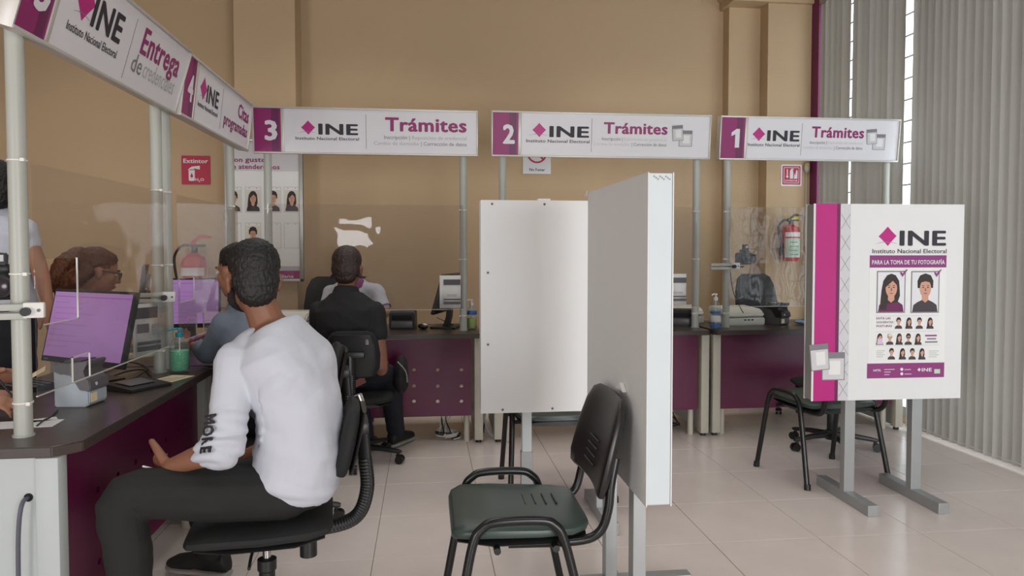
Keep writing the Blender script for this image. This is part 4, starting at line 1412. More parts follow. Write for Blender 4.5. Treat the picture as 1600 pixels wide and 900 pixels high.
for pts in (((160, 582), (190, 566), (222, 570), (236, 582)), ((170, 590), (200, 580), (225, 578), (238, 588)), ((182, 597), (196, 594), (215, 588), (232, 576))):
    MB().tube([PZ(a_, c_, DT + 0.005 + 0.012 * (i % 2)) - b0 for i, (a_, c_) in enumerate(pts)], 0.0035, n=6).build('strand', 'black', t)
t0 = Vector((*PZ(70, 652, DT).xy, DT))
o = MB().tube([PZ(a_, c_, DT + 0.004) - t0 for a_, c_ in ((58, 665), (68, 657), (78, 652), (84, 646), (90, 641))], 0.003, n=6).build('thin_cord', 'black', None, loc=t0)
tag(o, 'thin black pen cord by the near pole foot', 'cord')


def pump_bottle(label, loc, rad, h, liquid, capm, labelm=None, fill=0.75):
    t = thing('pump_bottle', label, 'bottle', loc)
    MB().lathe([(rad * .9, 0), (rad, 0.006), (rad, h * .62), (rad * .8, h * .72), (rad * .35, h * .8), (rad * .33, h * .84)], n=24).build('bottle', 'bottle', t)
    if liquid:
        MB().lathe([(rad * .85, 0.012), (rad * .94, 0.018), (rad * .94, h * .62 * fill), (rad * .9, h * .62 * fill + 0.001)], n=20).build('gel', liquid, t)
    if labelm:
        for z0, z1, mm in labelm:
            MB().lathe([(rad * 1.01, h * z0), (rad * 1.02, h * z0 + 0.001), (rad * 1.02, h * z1), (rad * 1.01, h * z1 + 0.001)], n=24).build('label', mm, t)
    MB().lathe([(rad * .4, h * .8), (rad * .42, h * .81), (rad * .4, h * .9), (rad * .15, h * .905), (rad * .14, h * .96), (rad * .3, h * .962), (rad * .3, h), (rad * .1, h * 1.002)], n=16).build('pump', capm, t)
    MB().tube([(0, 0, h * .98), (-rad * .6, -rad * .3, h * .985), (-rad * 1.0, -rad * .5, h * .955)], 0.005, n=8).build('spout', capm, t)
    MB().cyl((0, 0, 0.02), (0, 0, h * .82), 0.003, n=8).build('dip_tube', 'white_plastic', t)
    return t


v = PZ(277, 582, DT)
pump_bottle('clear bottle of green gel with teal pump on the near desk', (v.x + 0.012, v.y, DT), 0.042, 0.205, 'gel', 'teal', None, 0.8)
v = PY(1118, 505, 5.0)
pump_bottle('clear pump bottle with blue bands on the number one desk', (v.x, 5.0, DT), 0.036, 0.25, None, 'white_plastic', ((.04, .13, 'bluelabel'), (.2, .38, 'palegrey'), (.44, .5, 'bluelabel')))
v = PY(737, 514, 5.17)
pump_bottle('squat clear bottle with lime liquid behind a desk pole', (v.x, 5.17, DT), 0.036, 0.21, 'limeliquid', 'white_plastic', ((.5, .62, 'bluelabel'),), 0.6)


def flyer(label, c0, W, H, rz, blocks):
    """sheet hung on a pole; QR codes are left out"""
    t = thing('flyer', label, 'flyer', c0, rz)
    m_ = MB()
    n = 8
    top = [(-W / 2 + W * k / n, 0.006 * math.sin(k * 1.1)) for k in range(n + 1)]
    vs = [[m_.bm.verts.new((x, y, z)) for x, y in top] for z in (-H / 2, H / 2)]
    for k in range(n):
        m_.bm.faces.new((vs[0][k], vs[0][k + 1], vs[1][k + 1], vs[1][k]))
    me = m_.mesh('sheet')
    o_ = link('sheet', me, 'paper', t)
    md = o_.modifiers.new('thick', 'SOLIDIFY')
    md.thickness = 0.001
    for x0, x1, z0, z1, mm in blocks:
        flat(o_, 'print_block', rrect(-W / 2 + W * x0, -W / 2 + W * x1, -H / 2 + H * z0, -H / 2 + H * z1), mm, -0.0085)
    return t


BL = ((.18, .98, .71, .88, 'devdark'), (.35, .8, .40, .42, 'ltgrey'), (.35, .8, .36, .38, 'ltgrey'), (.18, .98, .25, .29, 'devdark'), (.18, .98, .12, .20, 'devdark'))
v = PY(703.5, 456, YP - 0.05)
flyer('white notice sheet tied to the pole of the number three sign', (v.x, YP - 0.05, v.z), 0.145, 0.225, 0, BL)
v = PY(1057, 452, YP - 0.05)
flyer('white notice sheet partly behind the edge-on board', (v.x, YP - 0.05, v.z), 0.145, 0.22, 0, BL)
v = P(231, 515, 3.30)
fl5 = flyer('white notice sheet seen obliquely on the pole behind the near monitor', v, 0.15, 0.235, R(58), ((.06, .8, .72, .93, 'devdark'), (.1, .5, .45, .62, 'grey'), (.6, .9, .4, .6, 'ltgrey'), (.1, .9, .22, .28, 'devdark'), (.1, .9, .1, .19, 'devdark')))

# bracket arms with cameras on the poles


def bracket(label, pole, z, rz, arm=0.2, camera=True):
    """clamp on a pole, arm along local -X, plate along +X"""
    t = thing('camera_bracket', label, 'bracket', (pole[0], pole[1], z), rz)
    MB().box(-arm, 0.03, -0.062, -0.042, 0.002, 0.022, 0.003).box(-arm, 0.03, -0.062, -0.042, -0.024, -0.004, 0.003).build('arm', 'pole', t)
    MB().box(0.02, 0.075, -0.066, -0.044, -0.02, 0.026, 0.004).build('clamp_plate', 'white_plastic', t)
    link('collar', MB().lathe([(0.027, -0.022), (0.034, -0.02), (0.034, 0.02), (0.027, 0.022)], n=24).mesh('collar'), 'pole', t)
    MB().cyl((0.03, -0.066, 0), (0.03, -0.082, 0), 0.013, n=14).build('knob', 'black', t)
    MB().cyl((0.062, -0.066, 0.003), (0.062, -0.069, 0.003), 0.005, n=10).build('bolt', 'woodscr', t)
    return t


def photo_camera(label, loc, rz):
    t = thing('photo_camera', label, 'camera', loc, rz)
    MB().box(-0.065, 0.065, -0.03, 0.03, 0, 0.088, 0.012).box(-0.03, 0.03, -0.028, 0.02, 0.08, 0.112, 0.01).build('body', 'black', t)
    MB().lathe([(0.036, 0), (0.036, 0.03), (0.033, 0.032), (0.033, 0.055), (0.028, 0.056), (0.026, 0.05)], n=24).xf(Matrix.Translation((0.01, -0.028, 0.044)) @ Matrix.Rotation(R(90), 4, 'X')).build('lens', 'black', t)
    MB().lathe([(0.025, 0), (0.015, 0.004), (0.001, 0.005)], n=20).xf(Matrix.Translation((0.01, -0.078, 0.044)) @ Matrix.Rotation(R(90), 4, 'X')).build('lens_glass', 'screenoff', t)
    MB().box(0.045, 0.07, -0.045, 0.02, 0.01, 0.08, 0.01).build('grip', 'black', t)
    MB().prism([(-0.025, 0.112), (0.02, 0.108), (0.022, 0.145), (-0.02, 0.15)], -0.03, 0.0, 'XZ', 0.004).build('flash', 'black', t)
    MB().box(-0.014, 0.012, -0.032, -0.030, 0.12, 0.14).build('flash_window', 'palegrey', t, False)
    return t


p5a = PX(38, 600, XP)
bracket('grey clamp bracket on the near pole with a round knob', (p5a.x, p5a.y), PX(38, 484, XP).z, R(10), 0.3)
v = P(2, 450, 2.3)
photo_camera('black camera at the left edge on the near pole bracket', (v.x, v.y, PX(38, 484, XP).z + 0.026), R(20))
p5b = PX(250, 500, XP)
bracket('grey clamp bracket on the second pole above the teal pump bottle', (p5b.x, p5b.y), PX(255, 463, XP).z, R(10), 0.16)
bracket('grey clamp bracket on the number one pole holding a camera', (pxs(1135), YP), PY(1135, 416, YP).z, 0, 0.14)
v = PY(1160, 412, 5.22)
photo_camera('black camera with raised flash on the number one desk pole', (v.x, 5.20, PY(1135, 414, YP).z), R(25))
t = thing('camera_mount', 'short black rod carrying the camera on the number one pole', 'rod', (pxs(1135) + 0.06, YP, PY(1135, 416, YP).z))
MB().tube([(0, 0, 0), (0.05, 0.05, -0.006), (v.x - pxs(1135) - 0.06, 0.10, -0.006)], 0.006, n=8).build('rod', 'black', t)
MB().tube([(-0.02, 0.03, -0.03), (0.02, 0.05, -0.2), (0.1, 0.1, -0.32), (0.16, 0.12, -0.4)], 0.003, n=6).build('camera_cable', 'black', t)

# odds and ends
v = PY(1256, 500, 5.2)
m_ = MB()
for k in range(6):
    m_.ell((random.uniform(-.06, .06), random.uniform(-.03, .03), 0.012), (0.045, 0.03, 0.014), u=12, v=8)
o = link('cleaning_cloth', remesh(m_, 0.005, 4, 'cloth'), 'bluecloth', None, (v.x, 5.2, DT + 0.006))
displace(o.data, lambda c: 0.006 * noise.noise(c * 45))
tag(o, 'crumpled pale blue cloth on the number one desk', 'cloth')
v = PY(661, 512, 5.2)
t = thing('mouse', 'white and black mouse beside the side-on monitor', 'mouse', (v.x, 5.2, DT), R(30))
MB().ell((0, 0, 0.0205), (0.03, 0.052, 0.02)).build('shell', 'black', t)
MB().ell((0.004, -0.012, 0.0265), (0.02, 0.03, 0.016)).build('button_cover', 'paper', t)
t = thing('cable', 'black cable curling behind the side-on monitor', 'cable', (*PZ(690, 512, DT).xy, DT))
b0 = Vector((*PZ(690, 512, DT).xy, DT))
MB().tube([Vector((-0.03, 0.15, 0.06)), Vector((0.04, 0.1, 0.03)), Vector((0.10, 0.05, 0.006)), Vector((0.13, 0.02, 0.004)), Vector((0.10, 0.0, 0.004))], 0.004, n=6).build('strand', 'black', t)

# cable bundles under the desks


def bundle(label, loc, n, spread, h, mats):
    t = thing('cable_bundle', label, 'cable', loc)
    for k in range(n):
        rr = spread * random.uniform(.55, 1)
        ph = random.uniform(0, 6.28)
        pts = [Vector((rr * math.cos(ph + q * .7), rr * .6 * math.sin(ph + q * .7), 0.006 + 0.005 * k + 0.004 * q)) for q in range(9)]
        pts += [Vector((random.uniform(-.05, .05), 0.03, h * .5)), Vector((random.uniform(-.05, .05), 0.05, h))]
        MB().tube(pts, 0.0045, n=6, smooth=4).build('strand', mats[k % len(mats)], t)
    return t


v = PZ(700, 688, 0)
bundle('tangle of white and black cables on the floor under a holed desk panel', (v.x, v.y + 0.03, 0), 7, 0.10, 0.3, ('cablewhite', 'cablewhite', 'black'))
v = PZ(232, 850, 0)
bundle('black and white cables on the floor under the near desk', (-1.32, 3.25, 0), 5, 0.11, 0.3, ('black', 'cablewhite'))
v = PZ(1085, 683, 0)
bundle('dark cables on the floor under the number two desk', (1.78, 5.2, 0), 3, 0.08, 0.3, ('black', 'cablegrey'))
t = thing('cable', 'pale grey cable hanging in the gap between the desks of signs three and two', 'cable', (0.41, 5.1, 0))
MB().tube([(0.0, 0, 0.70), (-0.02, 0, 0.5), (0.01, -0.01, 0.3), (-0.01, -0.02, 0.15), (0.03, -0.05, 0.03), (0.1, -0.1, 0.006)], 0.007, n=8).build('strand', 'ltgrey', t)
MB().tube([(-0.01, 0.02, 0.68), (0.01, 0.01, 0.55), (-0.015, 0.02, 0.4), (0.008, 0.02, 0.3), (-0.01, 0.03, 0.02)], 0.005, n=8).build('strand', 'black', t)

# ================================================================ people


def bez(a, b, c, t):
    return a * (1 - t) ** 2 + b * 2 * t * (1 - t) + c * t * t


TORSO = [(-.12, .10, .085), (-.06, .155, .115), (.05, .172, .122), (.25, .158, .112), (.45, .156, .108), (.65, .172, .116), (.80, .178, .112), (.91, .14, .088), (1.0, .066, .062)]


def torso(mb, J, infl=0.0, tab=TORSO, u0=-1, u1=2, ws=1.0):
    secs = []
    side0 = (J['hip_r'] - J['hip_l']).normalized()
    side1 = (J['sh_r'] - J['sh_l']).normalized()
    for u, hw, hd in tab:
        if u < u0 or u > u1:
            continue
        c = bez(J['pelvis'], J['mid'], J['neck'], u) if u >= 0 else J['pelvis'] + (J['pelvis'] - J['mid']).normalized() * (-u) * (J['neck'] - J['pelvis']).length
        up = (bez(J['pelvis'], J['mid'], J['neck'], min(1, u + .05)) - bez(J['pelvis'], J['mid'], J['neck'], max(0, u - .05))).normalized()
        s = side0.lerp(side1, max(0, min(1, u))).normalized()
        s = (s - up * s.dot(up)).normalized()
        d = up.cross(s)
        secs.append((c, s, d, hw * ws + infl, hd * ws + infl))
    mb.loft(secs, 28, 2.3)


def hand(mb, W, d, n, thumb, curl=0.5, s=1.0, spread=0.05, thumb_out=0.7, fcurls=None):
    """W wrist, d finger direction, n palm-facing normal, thumb = +1/-1: side along d x n"""
    d = d.normalized()
    n = (n - d * n.dot(d)).normalized()
    t = d.cross(n).normalized() * thumb
    pal = W + d * 0.05 * s
    mb.loft([(W + d * q * s, t, n, a * s, b * s) for q, a, b in ((-0.015, .024, .019), (0.0, .027, .018), (0.03, .036, .017), (0.065, .042, .015), (0.088, .041, .012), (0.096, .034, .007))], 16, 2.4)
    for k, (off, L, r) in enumerate(((.030, .074, .0088), (.010, .082, .009), (-.011, .076, .0086), (-.030, .060, .0076))):
        b = W + d * (0.088 - 0.006 * abs(k - 1)) * s + t * off * s
        c = (fcurls[k] if fcurls else curl * (0.9 + 0.1 * k))
        pts = [b - d * 0.012 * s, b]
        ang = 0.0
        fd = (d + t * spread * (1.5 - k)).normalized()
        for seg in (.45, .32, .25):
            ang += c * 0.9
            dr = (fd * math.cos(ang) + n * math.sin(ang)).normalized()
            pts.append(pts[-1] + dr * L * seg * s)
        mb.limb(pts, [r * s * 1.05, r * s * 1.05, r * s, r * s * .95, r * s * .82], n=10, smooth=3)
    b = W + d * 0.022 * s + t * 0.024 * s
    td = (d * (1 - thumb_out * .5) + t * thumb_out + n * 0.25).normalized()
    td2 = (td * 0.85 + d * 0.35 + n * 0.1).normalized()
    mb.limb([b - td * 0.01 * s, b + td * 0.035 * s, b + td * 0.035 * s + td2 * 0.03 * s, b + td * 0.035 * s + td2 * 0.050 * s], [.017 * s, .0142 * s, .012 * s, .010 * s], n=12, smooth=3)


def headmat(c, f, roll=0.0, up=Vector((0, 0, 1))):
    f = f.normalized()
    x = f.cross(up).normalized()
    z = x.cross(f).normalized()
    m = Matrix(((x.x, f.x, z.x, c.x), (x.y, f.y, z.y, c.y), (x.z, f.z, z.z, c.z), (0, 0, 0, 1)))
    return m @ Matrix.Rotation(roll, 4, 'Y')


def head_shape(mb, m, s=1.0):
    q = m @ Matrix.Scale(s, 4)
    E = lambda c, r: mb.ell(c, r, q)
    E((0, -.012, .032), (.074, .094, .086))
    E((0, .028, -.035), (.060, .066, .074))
    E((0, .045, -.078), (.042, .040, .034))
    E((0, .066, -.096), (.022, .020, .018))
    E((0, .074, .022), (.046, .018, .014))
    for s_ in (-1, 1):
        E((s_ * .038, .058, -.022), (.022, .024, .022))
        E((s_ * .077, -.004, -.014), (.010, .020, .031))
        E((s_ * .080, -.010, -.002), (.010, .022, .020))
        E((s_ * .010, .104, -.033), (.008, .008, .007))
    mb.limb([q @ Vector((0, .086, .018)), q @ Vector((0, .100, -.012)), q @ Vector((0, .108, -.03))], [.009 * s, .011 * s, .013 * s], n=10)
    E((0, .089, -.060), (.023, .011, .008))
    E((0, .088, -.070), (.020, .011, .008))


def person(label, J, shirt, pants, skin='skin', hair=None, sleeve=1.0, voxel=0.007, face=None, hs=1.0, collar=None, standing=False, base=None, hands=None, shirt_tab=None, loose=0.012, shoes='shoe', arms_r=1.0, folds=None, width=1.0, seat=None):
    if seat:
        J['pelvis'].z = seat + .115
        J['hip_l'].z = J['hip_r'].z = seat + .085
    b = base if base is not None else Vector((J['pelvis'].x, J['pelvis'].y, 0))
    J = {k: (v - b) for k, v in J.items()}
    t = thing('person', label, 'person', b)
    hm = headmat(J['head'], face)
    mb = MB()
    torso(mb, J, -0.004, ws=width)
    head_shape(mb, hm, hs)
    hn = hm @ Vector((0, -.02, -.05))
    mb.limb([J['neck'] - (J['head'] - J['neck']).normalized() * .05, J['neck'].lerp(hn, .5), hn], [.062, .054, .052])
    for sd in ('l', 'r'):
        mb.limb([J['neck'].lerp(J['sh_' + sd], .25) - Vector((0, 0, .02)), J['sh_' + sd] + Vector((0, 0, .0))], [.05, .05])
        mb.limb([J['sh_' + sd], J['sh_' + sd].lerp(J['el_' + sd], .5), J['el_' + sd], J['el_' + sd].lerp(J['wr_' + sd], .35), J['wr_' + sd]], [.052 * arms_r, .047 * arms_r, .040 * arms_r, .040 * arms_r, .026 * arms_r])
        mb.limb([J['hip_' + sd], J['hip_' + sd].lerp(J['kn_' + sd], .5), J['kn_' + sd], J['kn_' + sd].lerp(J['an_' + sd], .35), J['an_' + sd]], [.078, .072, .056, .055, .038])
        an, to = J['an_' + sd], J['to_' + sd]
        mb.limb([an, an.lerp(to, .55) - Vector((0, 0, .02)), to], [.036, .034, .028])
        if hands and sd in hands:
            h = hands[sd]
            hand(mb, J['wr_' + sd], h['d'], h['n'], h['t'], h.get('curl', .5), h.get('s', 1.0), thumb_out=h.get('to', .7))
        else:
            dd = (J['wr_' + sd] - J['el_' + sd]).normalized()
            hand(mb, J['wr_' + sd], dd, Vector((0, 0, -1)) if abs(dd.z) < .8 else Vector((0, 1, 0)), 1 if sd == 'l' else -1, .5)
    link('body', remesh(mb, voxel, 5), skin, t)

    # shirt
    sb = MB()
    torso(sb, J, loose, shirt_tab or [q for q in TORSO if q[0] > -.09 and q[0] < .985] + [(.985, .082, .076)], ws=width)
    for sd in ('l', 'r'):
        S, E_, W_ = J['sh_' + sd], J['el_' + sd], J['wr_' + sd]
        sb.limb([J['neck'].lerp(S, .3) - Vector((0, 0, .022)), S], [.056, .058])
        if sleeve <= 1.0:
            sb.limb([S, S.lerp(E_, sleeve * .5), S.lerp(E_, sleeve)], [.066 * arms_r, .06 * arms_r, .058 * arms_r])
        else:
            sb.limb([S, S.lerp(E_, .5), E_, E_.lerp(W_, sleeve - 1)], [.066 * arms_r, .058 * arms_r, .056 * arms_r, .05 * arms_r])
    me = remesh(sb, max(.006, voxel), 7, 'shirt')
    ph = random.uniform(0, 50)
    displace(me, lambda c: 0.010 * max(0, noise.noise(Vector((c.x * 5 + ph, c.y * 5, c.z * 13 + c.x * 6)))) ** 1.0 + 0.004 * noise.noise(c * 16 + Vector((ph, 0, 0))))
    if folds:
        displace(me, lambda c: folds(c, J))
    link('shirt', me, shirt, t)
    # trousers
    tb = MB()
    torso(tb, J, .008, [(-.12, .10, .085), (-.06, .155, .115), (.05, .172, .122), (.16, .165, .116)], ws=width)
    for sd in ('l', 'r'):
        H_, K_, A_ = J['hip_' + sd], J['kn_' + sd], J['an_' + sd]
        tb.limb([H_, H_.lerp(K_, .5), K_, K_.lerp(A_, .4), A_ + (K_ - A_).normalized() * .03], [.088, .086, .071, .068, .058])
    me = remesh(tb, max(.007, voxel), 6, 'trousers')
    displace(me, lambda c: 0.006 * noise.noise(Vector((c.x * 9, c.y * 9, c.z * 20))))
    link('trousers', me, pants, t)
    # shoes
    for sd in ('l', 'r'):
        an, to = J['an_' + sd], J['to_' + sd]
        f = Vector((to.x - an.x, to.y - an.y, 0)).normalized()
        s_ = Vector((-f.y, f.x, 0))
        z0 = min(an.z, to.z + .07) - .075
        o_ = Vector((an.x, an.y, 0))
        zu = Vector((0, 0, 1))
        st = [(-.075, .022, .030, .025), (-.06, .034, .045, .045), (0, .036, .05, .05), (.06, .040, .040, .04), (.12, .046, .030, .03), (.17, .042, .024, .024), (.20, .025, .018, .014)]
        sh = MB().loft([(o_ + f * q + zu * (z0 + .012 + h_), s_, zu, w_, hh) for q, w_, h_, hh in st], 18, 2.4).build('shoe', shoes, t)
        MB().loft([(o_ + f * q + zu * (z0 + .011), s_, zu, w_, .011) for q, w_ in ((-.078, .022), (-.06, .036), (0, .038), (.06, .042), (.13, .048), (.18, .042), (.208, .022))], 18, 3.0).build('sole', 'sole', sh)
    # face
    for s_ in (-1, 1):
        e = MB().ell((s_ * .031 * hs, .0795 * hs, .004 * hs), (.0125, .009, .008), hm, 12, 8).build('eye', 'eyewhite', t)
        MB().ell((s_ * .031 * hs, .0865 * hs, .004 * hs), (.0052, .003, .0052), hm, 10, 6).build('iris', 'iris', e)
        MB().limb([hm @ Vector((s_ * .015, .091, .026)) , hm @ Vector((s_ * .033, .0905, .030)), hm @ Vector((s_ * .05, .078, .026))], [.0035, .004, .003], n=8).build('eyebrow', 'hairblack', t)
    MB().ell((0, .0975 * hs, -.064 * hs), (.021, .005, .006), hm, 12, 8).build('lips', 'lip', t)
    # hair
    if hair:
        hb = MB()
        for c, r in hair['blobs']:
            hb.ell(c, r, hm @ Matrix.Scale(hs, 4))
        for pts, rad in hair.get('locks', ()):
            hb.limb([hm @ (Vector(p) * hs) for p in pts], rad)
        me = remesh(hb, .005, 3, 'hair')
        am, fq = hair.get('amp', .006), hair.get('freq', 60)
        hi = hm.inverted()
        displace(me, lambda c: am * noise.noise((hi @ c) * fq) + am * .6 * noise.noise((hi @ c) * fq * 2.3))
        link('hair', me, hair['m'], t)
        if 'beard' in hair:
            bb = MB()
            for s_ in (-1, 1):
                bb.limb([hm @ Vector(p) for p in ((s_ * .067, .012, -.035), (s_ * .060, .040, -.068), (s_ * .036, .072, -.088), (0, .084, -.098))], [.012, .017, .017, .018])
                bb.limb([hm @ Vector(p) for p in ((s_ * .030, .088, -.075), (s_ * .024, .096, -.052), (0, .102, -.050))], [.008, .006, .006])
            bme = remesh(bb, .004, 3, 'beard')
            displace(bme, lambda c: .0025 * noise.noise(c * 150))
            link('beard', bme, 'beard', t)
    if collar:
        nd = (J['head'] - J['neck']).normalized()
        c0 = J['neck'] + nd * .0
        a = (J['sh_r'] - J['sh_l']).normalized()
        a = (a - nd * a.dot(nd)).normalized()
        f_ = nd.cross(a)
        cb_ = MB()
        rings = []
        for r_, h_ in ((.088, -.030), (.082, .0), (.072, .026), (.066, .03), (.070, .0), (.074, -.03)):
            rings.append([cb_.bm.verts.new(c0 + (a * math.cos(q) * 1.0 + f_ * math.sin(q) * .95) * r_ + nd * h_) for q in [2 * math.pi * k / 24 for k in range(24)]])
        rings.append(rings[0])
        for A_, B_ in zip(rings, rings[1:]):
            for k in range(24):
                cb_.bm.faces.new((A_[k], A_[(k + 1) % 24], B_[(k + 1) % 24], B_[k]))
        cb_.build('collar', collar, t)
    return t, hm, J


SHORT = dict(m='hairblack', amp=.0045, freq=120, blobs=[((0, -.022, .050), (.080, .094, .082)), ((0, -.048, .0), (.074, .064, .075)), ((0, -.062, -.035), (.062, .045, .055)), ((0, -.005, .085), (.066, .072, .038))])



def white_folds(c, J):
    E_, S_ = J['el_l'], J['sh_l']
    ax = (E_ - S_).normalized()
    h = (c - E_).dot(ax)
    rad = ((c - E_) - ax * h).length
    a = 0.0
    if rad < .11 and h > -.2:
        k = math.exp(-(h / .085) ** 2)
        a += .024 * k * abs(noise.noise(Vector((h * 38, c.x * 7, c.y * 7))) + .25 * math.sin(h * 120 + c.x * 20))
    else:
        low = max(0, min(1, (.86 - c.z) / .22))
        a += .015 * low * max(0, noise.noise(Vector((c.x * 3 + c.y * 3, c.y * 3 - 4, c.z * 21 + c.x * 5)))) 
        a += .014 * (1 - low) * max(0, noise.noise(Vector((c.x * 9 - c.z * 7, c.y * 5, c.z * 9 + 3))))
    return a


# --- the man in the white shirt, seated in front
J = dict(
    pelvis=P(462, 768, 2.46), mid=P(492, 630, 2.40), neck=P(420, 508, 2.44), head=P(396, 436, 2.43),
    sh_l=P(368, 566, 2.34), sh_r=P(470, 562, 2.60), el_l=P(350, 700, 2.24), wr_l=P(268, 729, 2.27), el_r=P(455, 690, 2.80), wr_r=P(330, 735, 2.85),
    hip_l=P(448, 784, 2.37), hip_r=P(452, 778, 2.56), kn_l=P(196, 776, 2.22), an_l=P(206, 985, 2.19), to_l=P(165, 1010, 2.36),
    kn_r=P(318, 765, 2.86), an_r=P(332, 868, 2.96), to_r=P(282, 886, 3.0))
mtab = [(-.03, .160, .128), (.0, .168, .132), (.12, .172, .132), (.3, .158, .120), (.5, .156, .114), (.68, .168, .116), (.80, .172, .108), (.90, .138, .086), (.97, .086, .076)]
pm, hm, JL = person('man in a white long sleeved shirt and black jeans seated on an office chair', J, 'shirtwhite', 'jeansblack', 'skin',
    dict(SHORT, beard=True), sleeve=1.22, voxel=0.005, face=Vector((-.36, .93, -.06)), hs=1.02, seat=.452, loose=.010, shirt_tab=mtab, folds=white_folds,
    hands={'l': dict(d=Vector((-.6, .75, -.25)), n=Vector((.6, .64, .47)), t=-1, curl=.45, to=1.0), 'r': dict(d=Vector((-.9, .1, -.3)), n=Vector((0, 0, -1)), t=-1, curl=.4)})
# dark lettering down the rolled sleeve
E_, S_ = JL['el_l'], JL['sh_l']
ax = (E_ - S_).normalized()
ov_ = Vector((-.55, -.83, 0))
out_ = (ov_ - ax * ov_.dot(ax)).normalized()
up_ = out_.cross(ax).normalized()
om = Matrix(((ax.x, -out_.x, up_.x, 0), (ax.y, -out_.y, up_.y, 0), (ax.z, -out_.z, up_.z, 0), (0, 0, 0, 1)))
base_pt = S_.lerp(E_, .66)
lt = txt(pm, 'MORE', 0, .115, -.02, .042, 'ink', .035, 0, 'sleeve_lettering', None)
lm = lt.data
ctr = Matrix.Translation(base_pt) @ om
for v_ in lm.vertices:
    x_, z_ = v_.co.x, v_.co.z
    th_ = z_ / .062
    v_.co = ctr @ Vector((x_, -.071 * math.cos(th_), .071 * math.sin(th_)))
md_ = lt.modifiers.new('thick', 'SOLIDIFY')
md_.thickness = .002
# pen held in that hand
wl = JL['wr_l'] + pm.location
o = MB().limb([Vector((0, 0, 0)), Vector((-.035, -.01, .014))], [.0035, .003], n=8).build('pen', 'white_plastic', None, loc=wl + Vector((-.05, .015, -.012)))
tag(o, 'white pen held in the hand of the man in white', 'pen')

# --- the man in the black shirt, seen from behind at desk three
J = dict(
    pelvis=P(545, 595, 4.60), mid=P(543, 535, 4.46), neck=P(541, 456, 4.52), head=P(543, 419, 4.55),
    sh_l=P(500, 487, 4.52), sh_r=P(586, 487, 4.50), el_l=P(494, 560, 4.60), wr_l=P(520, 504, 4.72), el_r=P(596, 575, 4.44), wr_r=P(590, 566, 4.62),
    hip_l=P(525, 600, 4.62), hip_r=P(566, 600, 4.62), kn_l=P(552, 592, 4.70), an_l=P(572, 678, 4.75), to_l=P(580, 684, 4.9),
    kn_r=P(609, 590, 4.68), an_r=P(619, 668, 4.90), to_r=P(640, 668, 5.06))
for k in ('an_l', 'an_r'):
    J[k].z = .085
for k in ('to_l', 'to_r'):
    J[k].z = .03
BACKH = dict(m='hairbrown', amp=.003, freq=95, blobs=[((0, -.022, .045), (.083, .094, .082)), ((0, -.050, -.005), (.080, .062, .080)), ((0, -.060, -.048), (.064, .040, .046))],
             locks=[([(.07, -.03, -.04), (.10, -.03, -.055), (.115, -.02, -.045)], [.012, .008, .003]), ([(-.07, -.03, -.04), (-.092, -.03, -.06)], [.014, .006])])
pk, hk, JK = person('man in a black short sleeved shirt seen from behind at a desk', J, 'shirtblack', 'jeansnavy', 'skin', BACKH, sleeve=.40, voxel=.007, face=Vector((.12, 1, -.10)), hs=1.1, collar='shirtblack', loose=.014, width=1.0, seat=.438)
o = MB().prism(rrect(-.055, .055, -.02, .02, .004), -.008, .008).build('wallet', 'wallet', None, loc=P(557, 599, 4.42), rot=(0, R(-25), R(5)))
tag(o, 'brown wallet in the back pocket of the man in black', 'wallet')
m_ = MB()
m_.ell((0, 0, 0), (.045, .09, .10)).ell((0, .03, .06), (.038, .06, .05)).ell((0, -.02, -.05), (.045, .08, .07))
v = P(627, 584, 4.62)
t = thing('shoulder_bag', 'small black bag with pale zip on the lap of the man in black', 'bag', v)
link('bag_body', remesh(m_, .006, 4, 'bag'), 'blackmat', t)
MB().tube([(-.02, -.085, .09), (.03, -.095, .03), (.04, -.085, -.04)], .004, n=6).build('zip', 'alu', t)

# --- the worker in the white polo, mostly hidden behind him
J = dict(
    pelvis=P(551, 545, 6.05), mid=P(551, 500, 6.12), neck=P(552, 440, 5.86), head=P(545, 413, 5.78),
    sh_r=P(517, 458, 5.92), sh_l=P(588, 455, 5.92), el_r=P(508, 492, 5.80), wr_r=P(530, 493, 5.62), el_l=P(602, 488, 5.84), wr_l=P(580, 493, 5.60),
    hip_r=P(535, 548, 6.02), hip_l=P(568, 548, 6.02), kn_r=P(528, 560, 5.62), kn_l=P(575, 560, 5.62), an_r=P(530, 640, 5.75), an_l=P(575, 640, 5.75), to_r=P(530, 652, 5.60), to_l=P(575, 652, 5.60))
ps, hs_, JS = person('worker in a white polo shirt facing the man in black across the desk', J, 'shirtwhite', 'jeansnavy', 'skin2', dict(SHORT), sleeve=.72, voxel=.008, face=Vector((-.05, -1, -.25)), hs=.98, collar='polotrim', width=1.05, seat=.452)
for sd in ('l', 'r'):
    q = JS['sh_' + sd].lerp(JS['el_' + sd], .80)
    d_ = (JS['el_' + sd] - JS['sh_' + sd]).normalized()
    MB().cyl(q - d_ * .003, q + d_ * .003, .064, n=24).build('sleeve_trim', 'polotrim', ps)

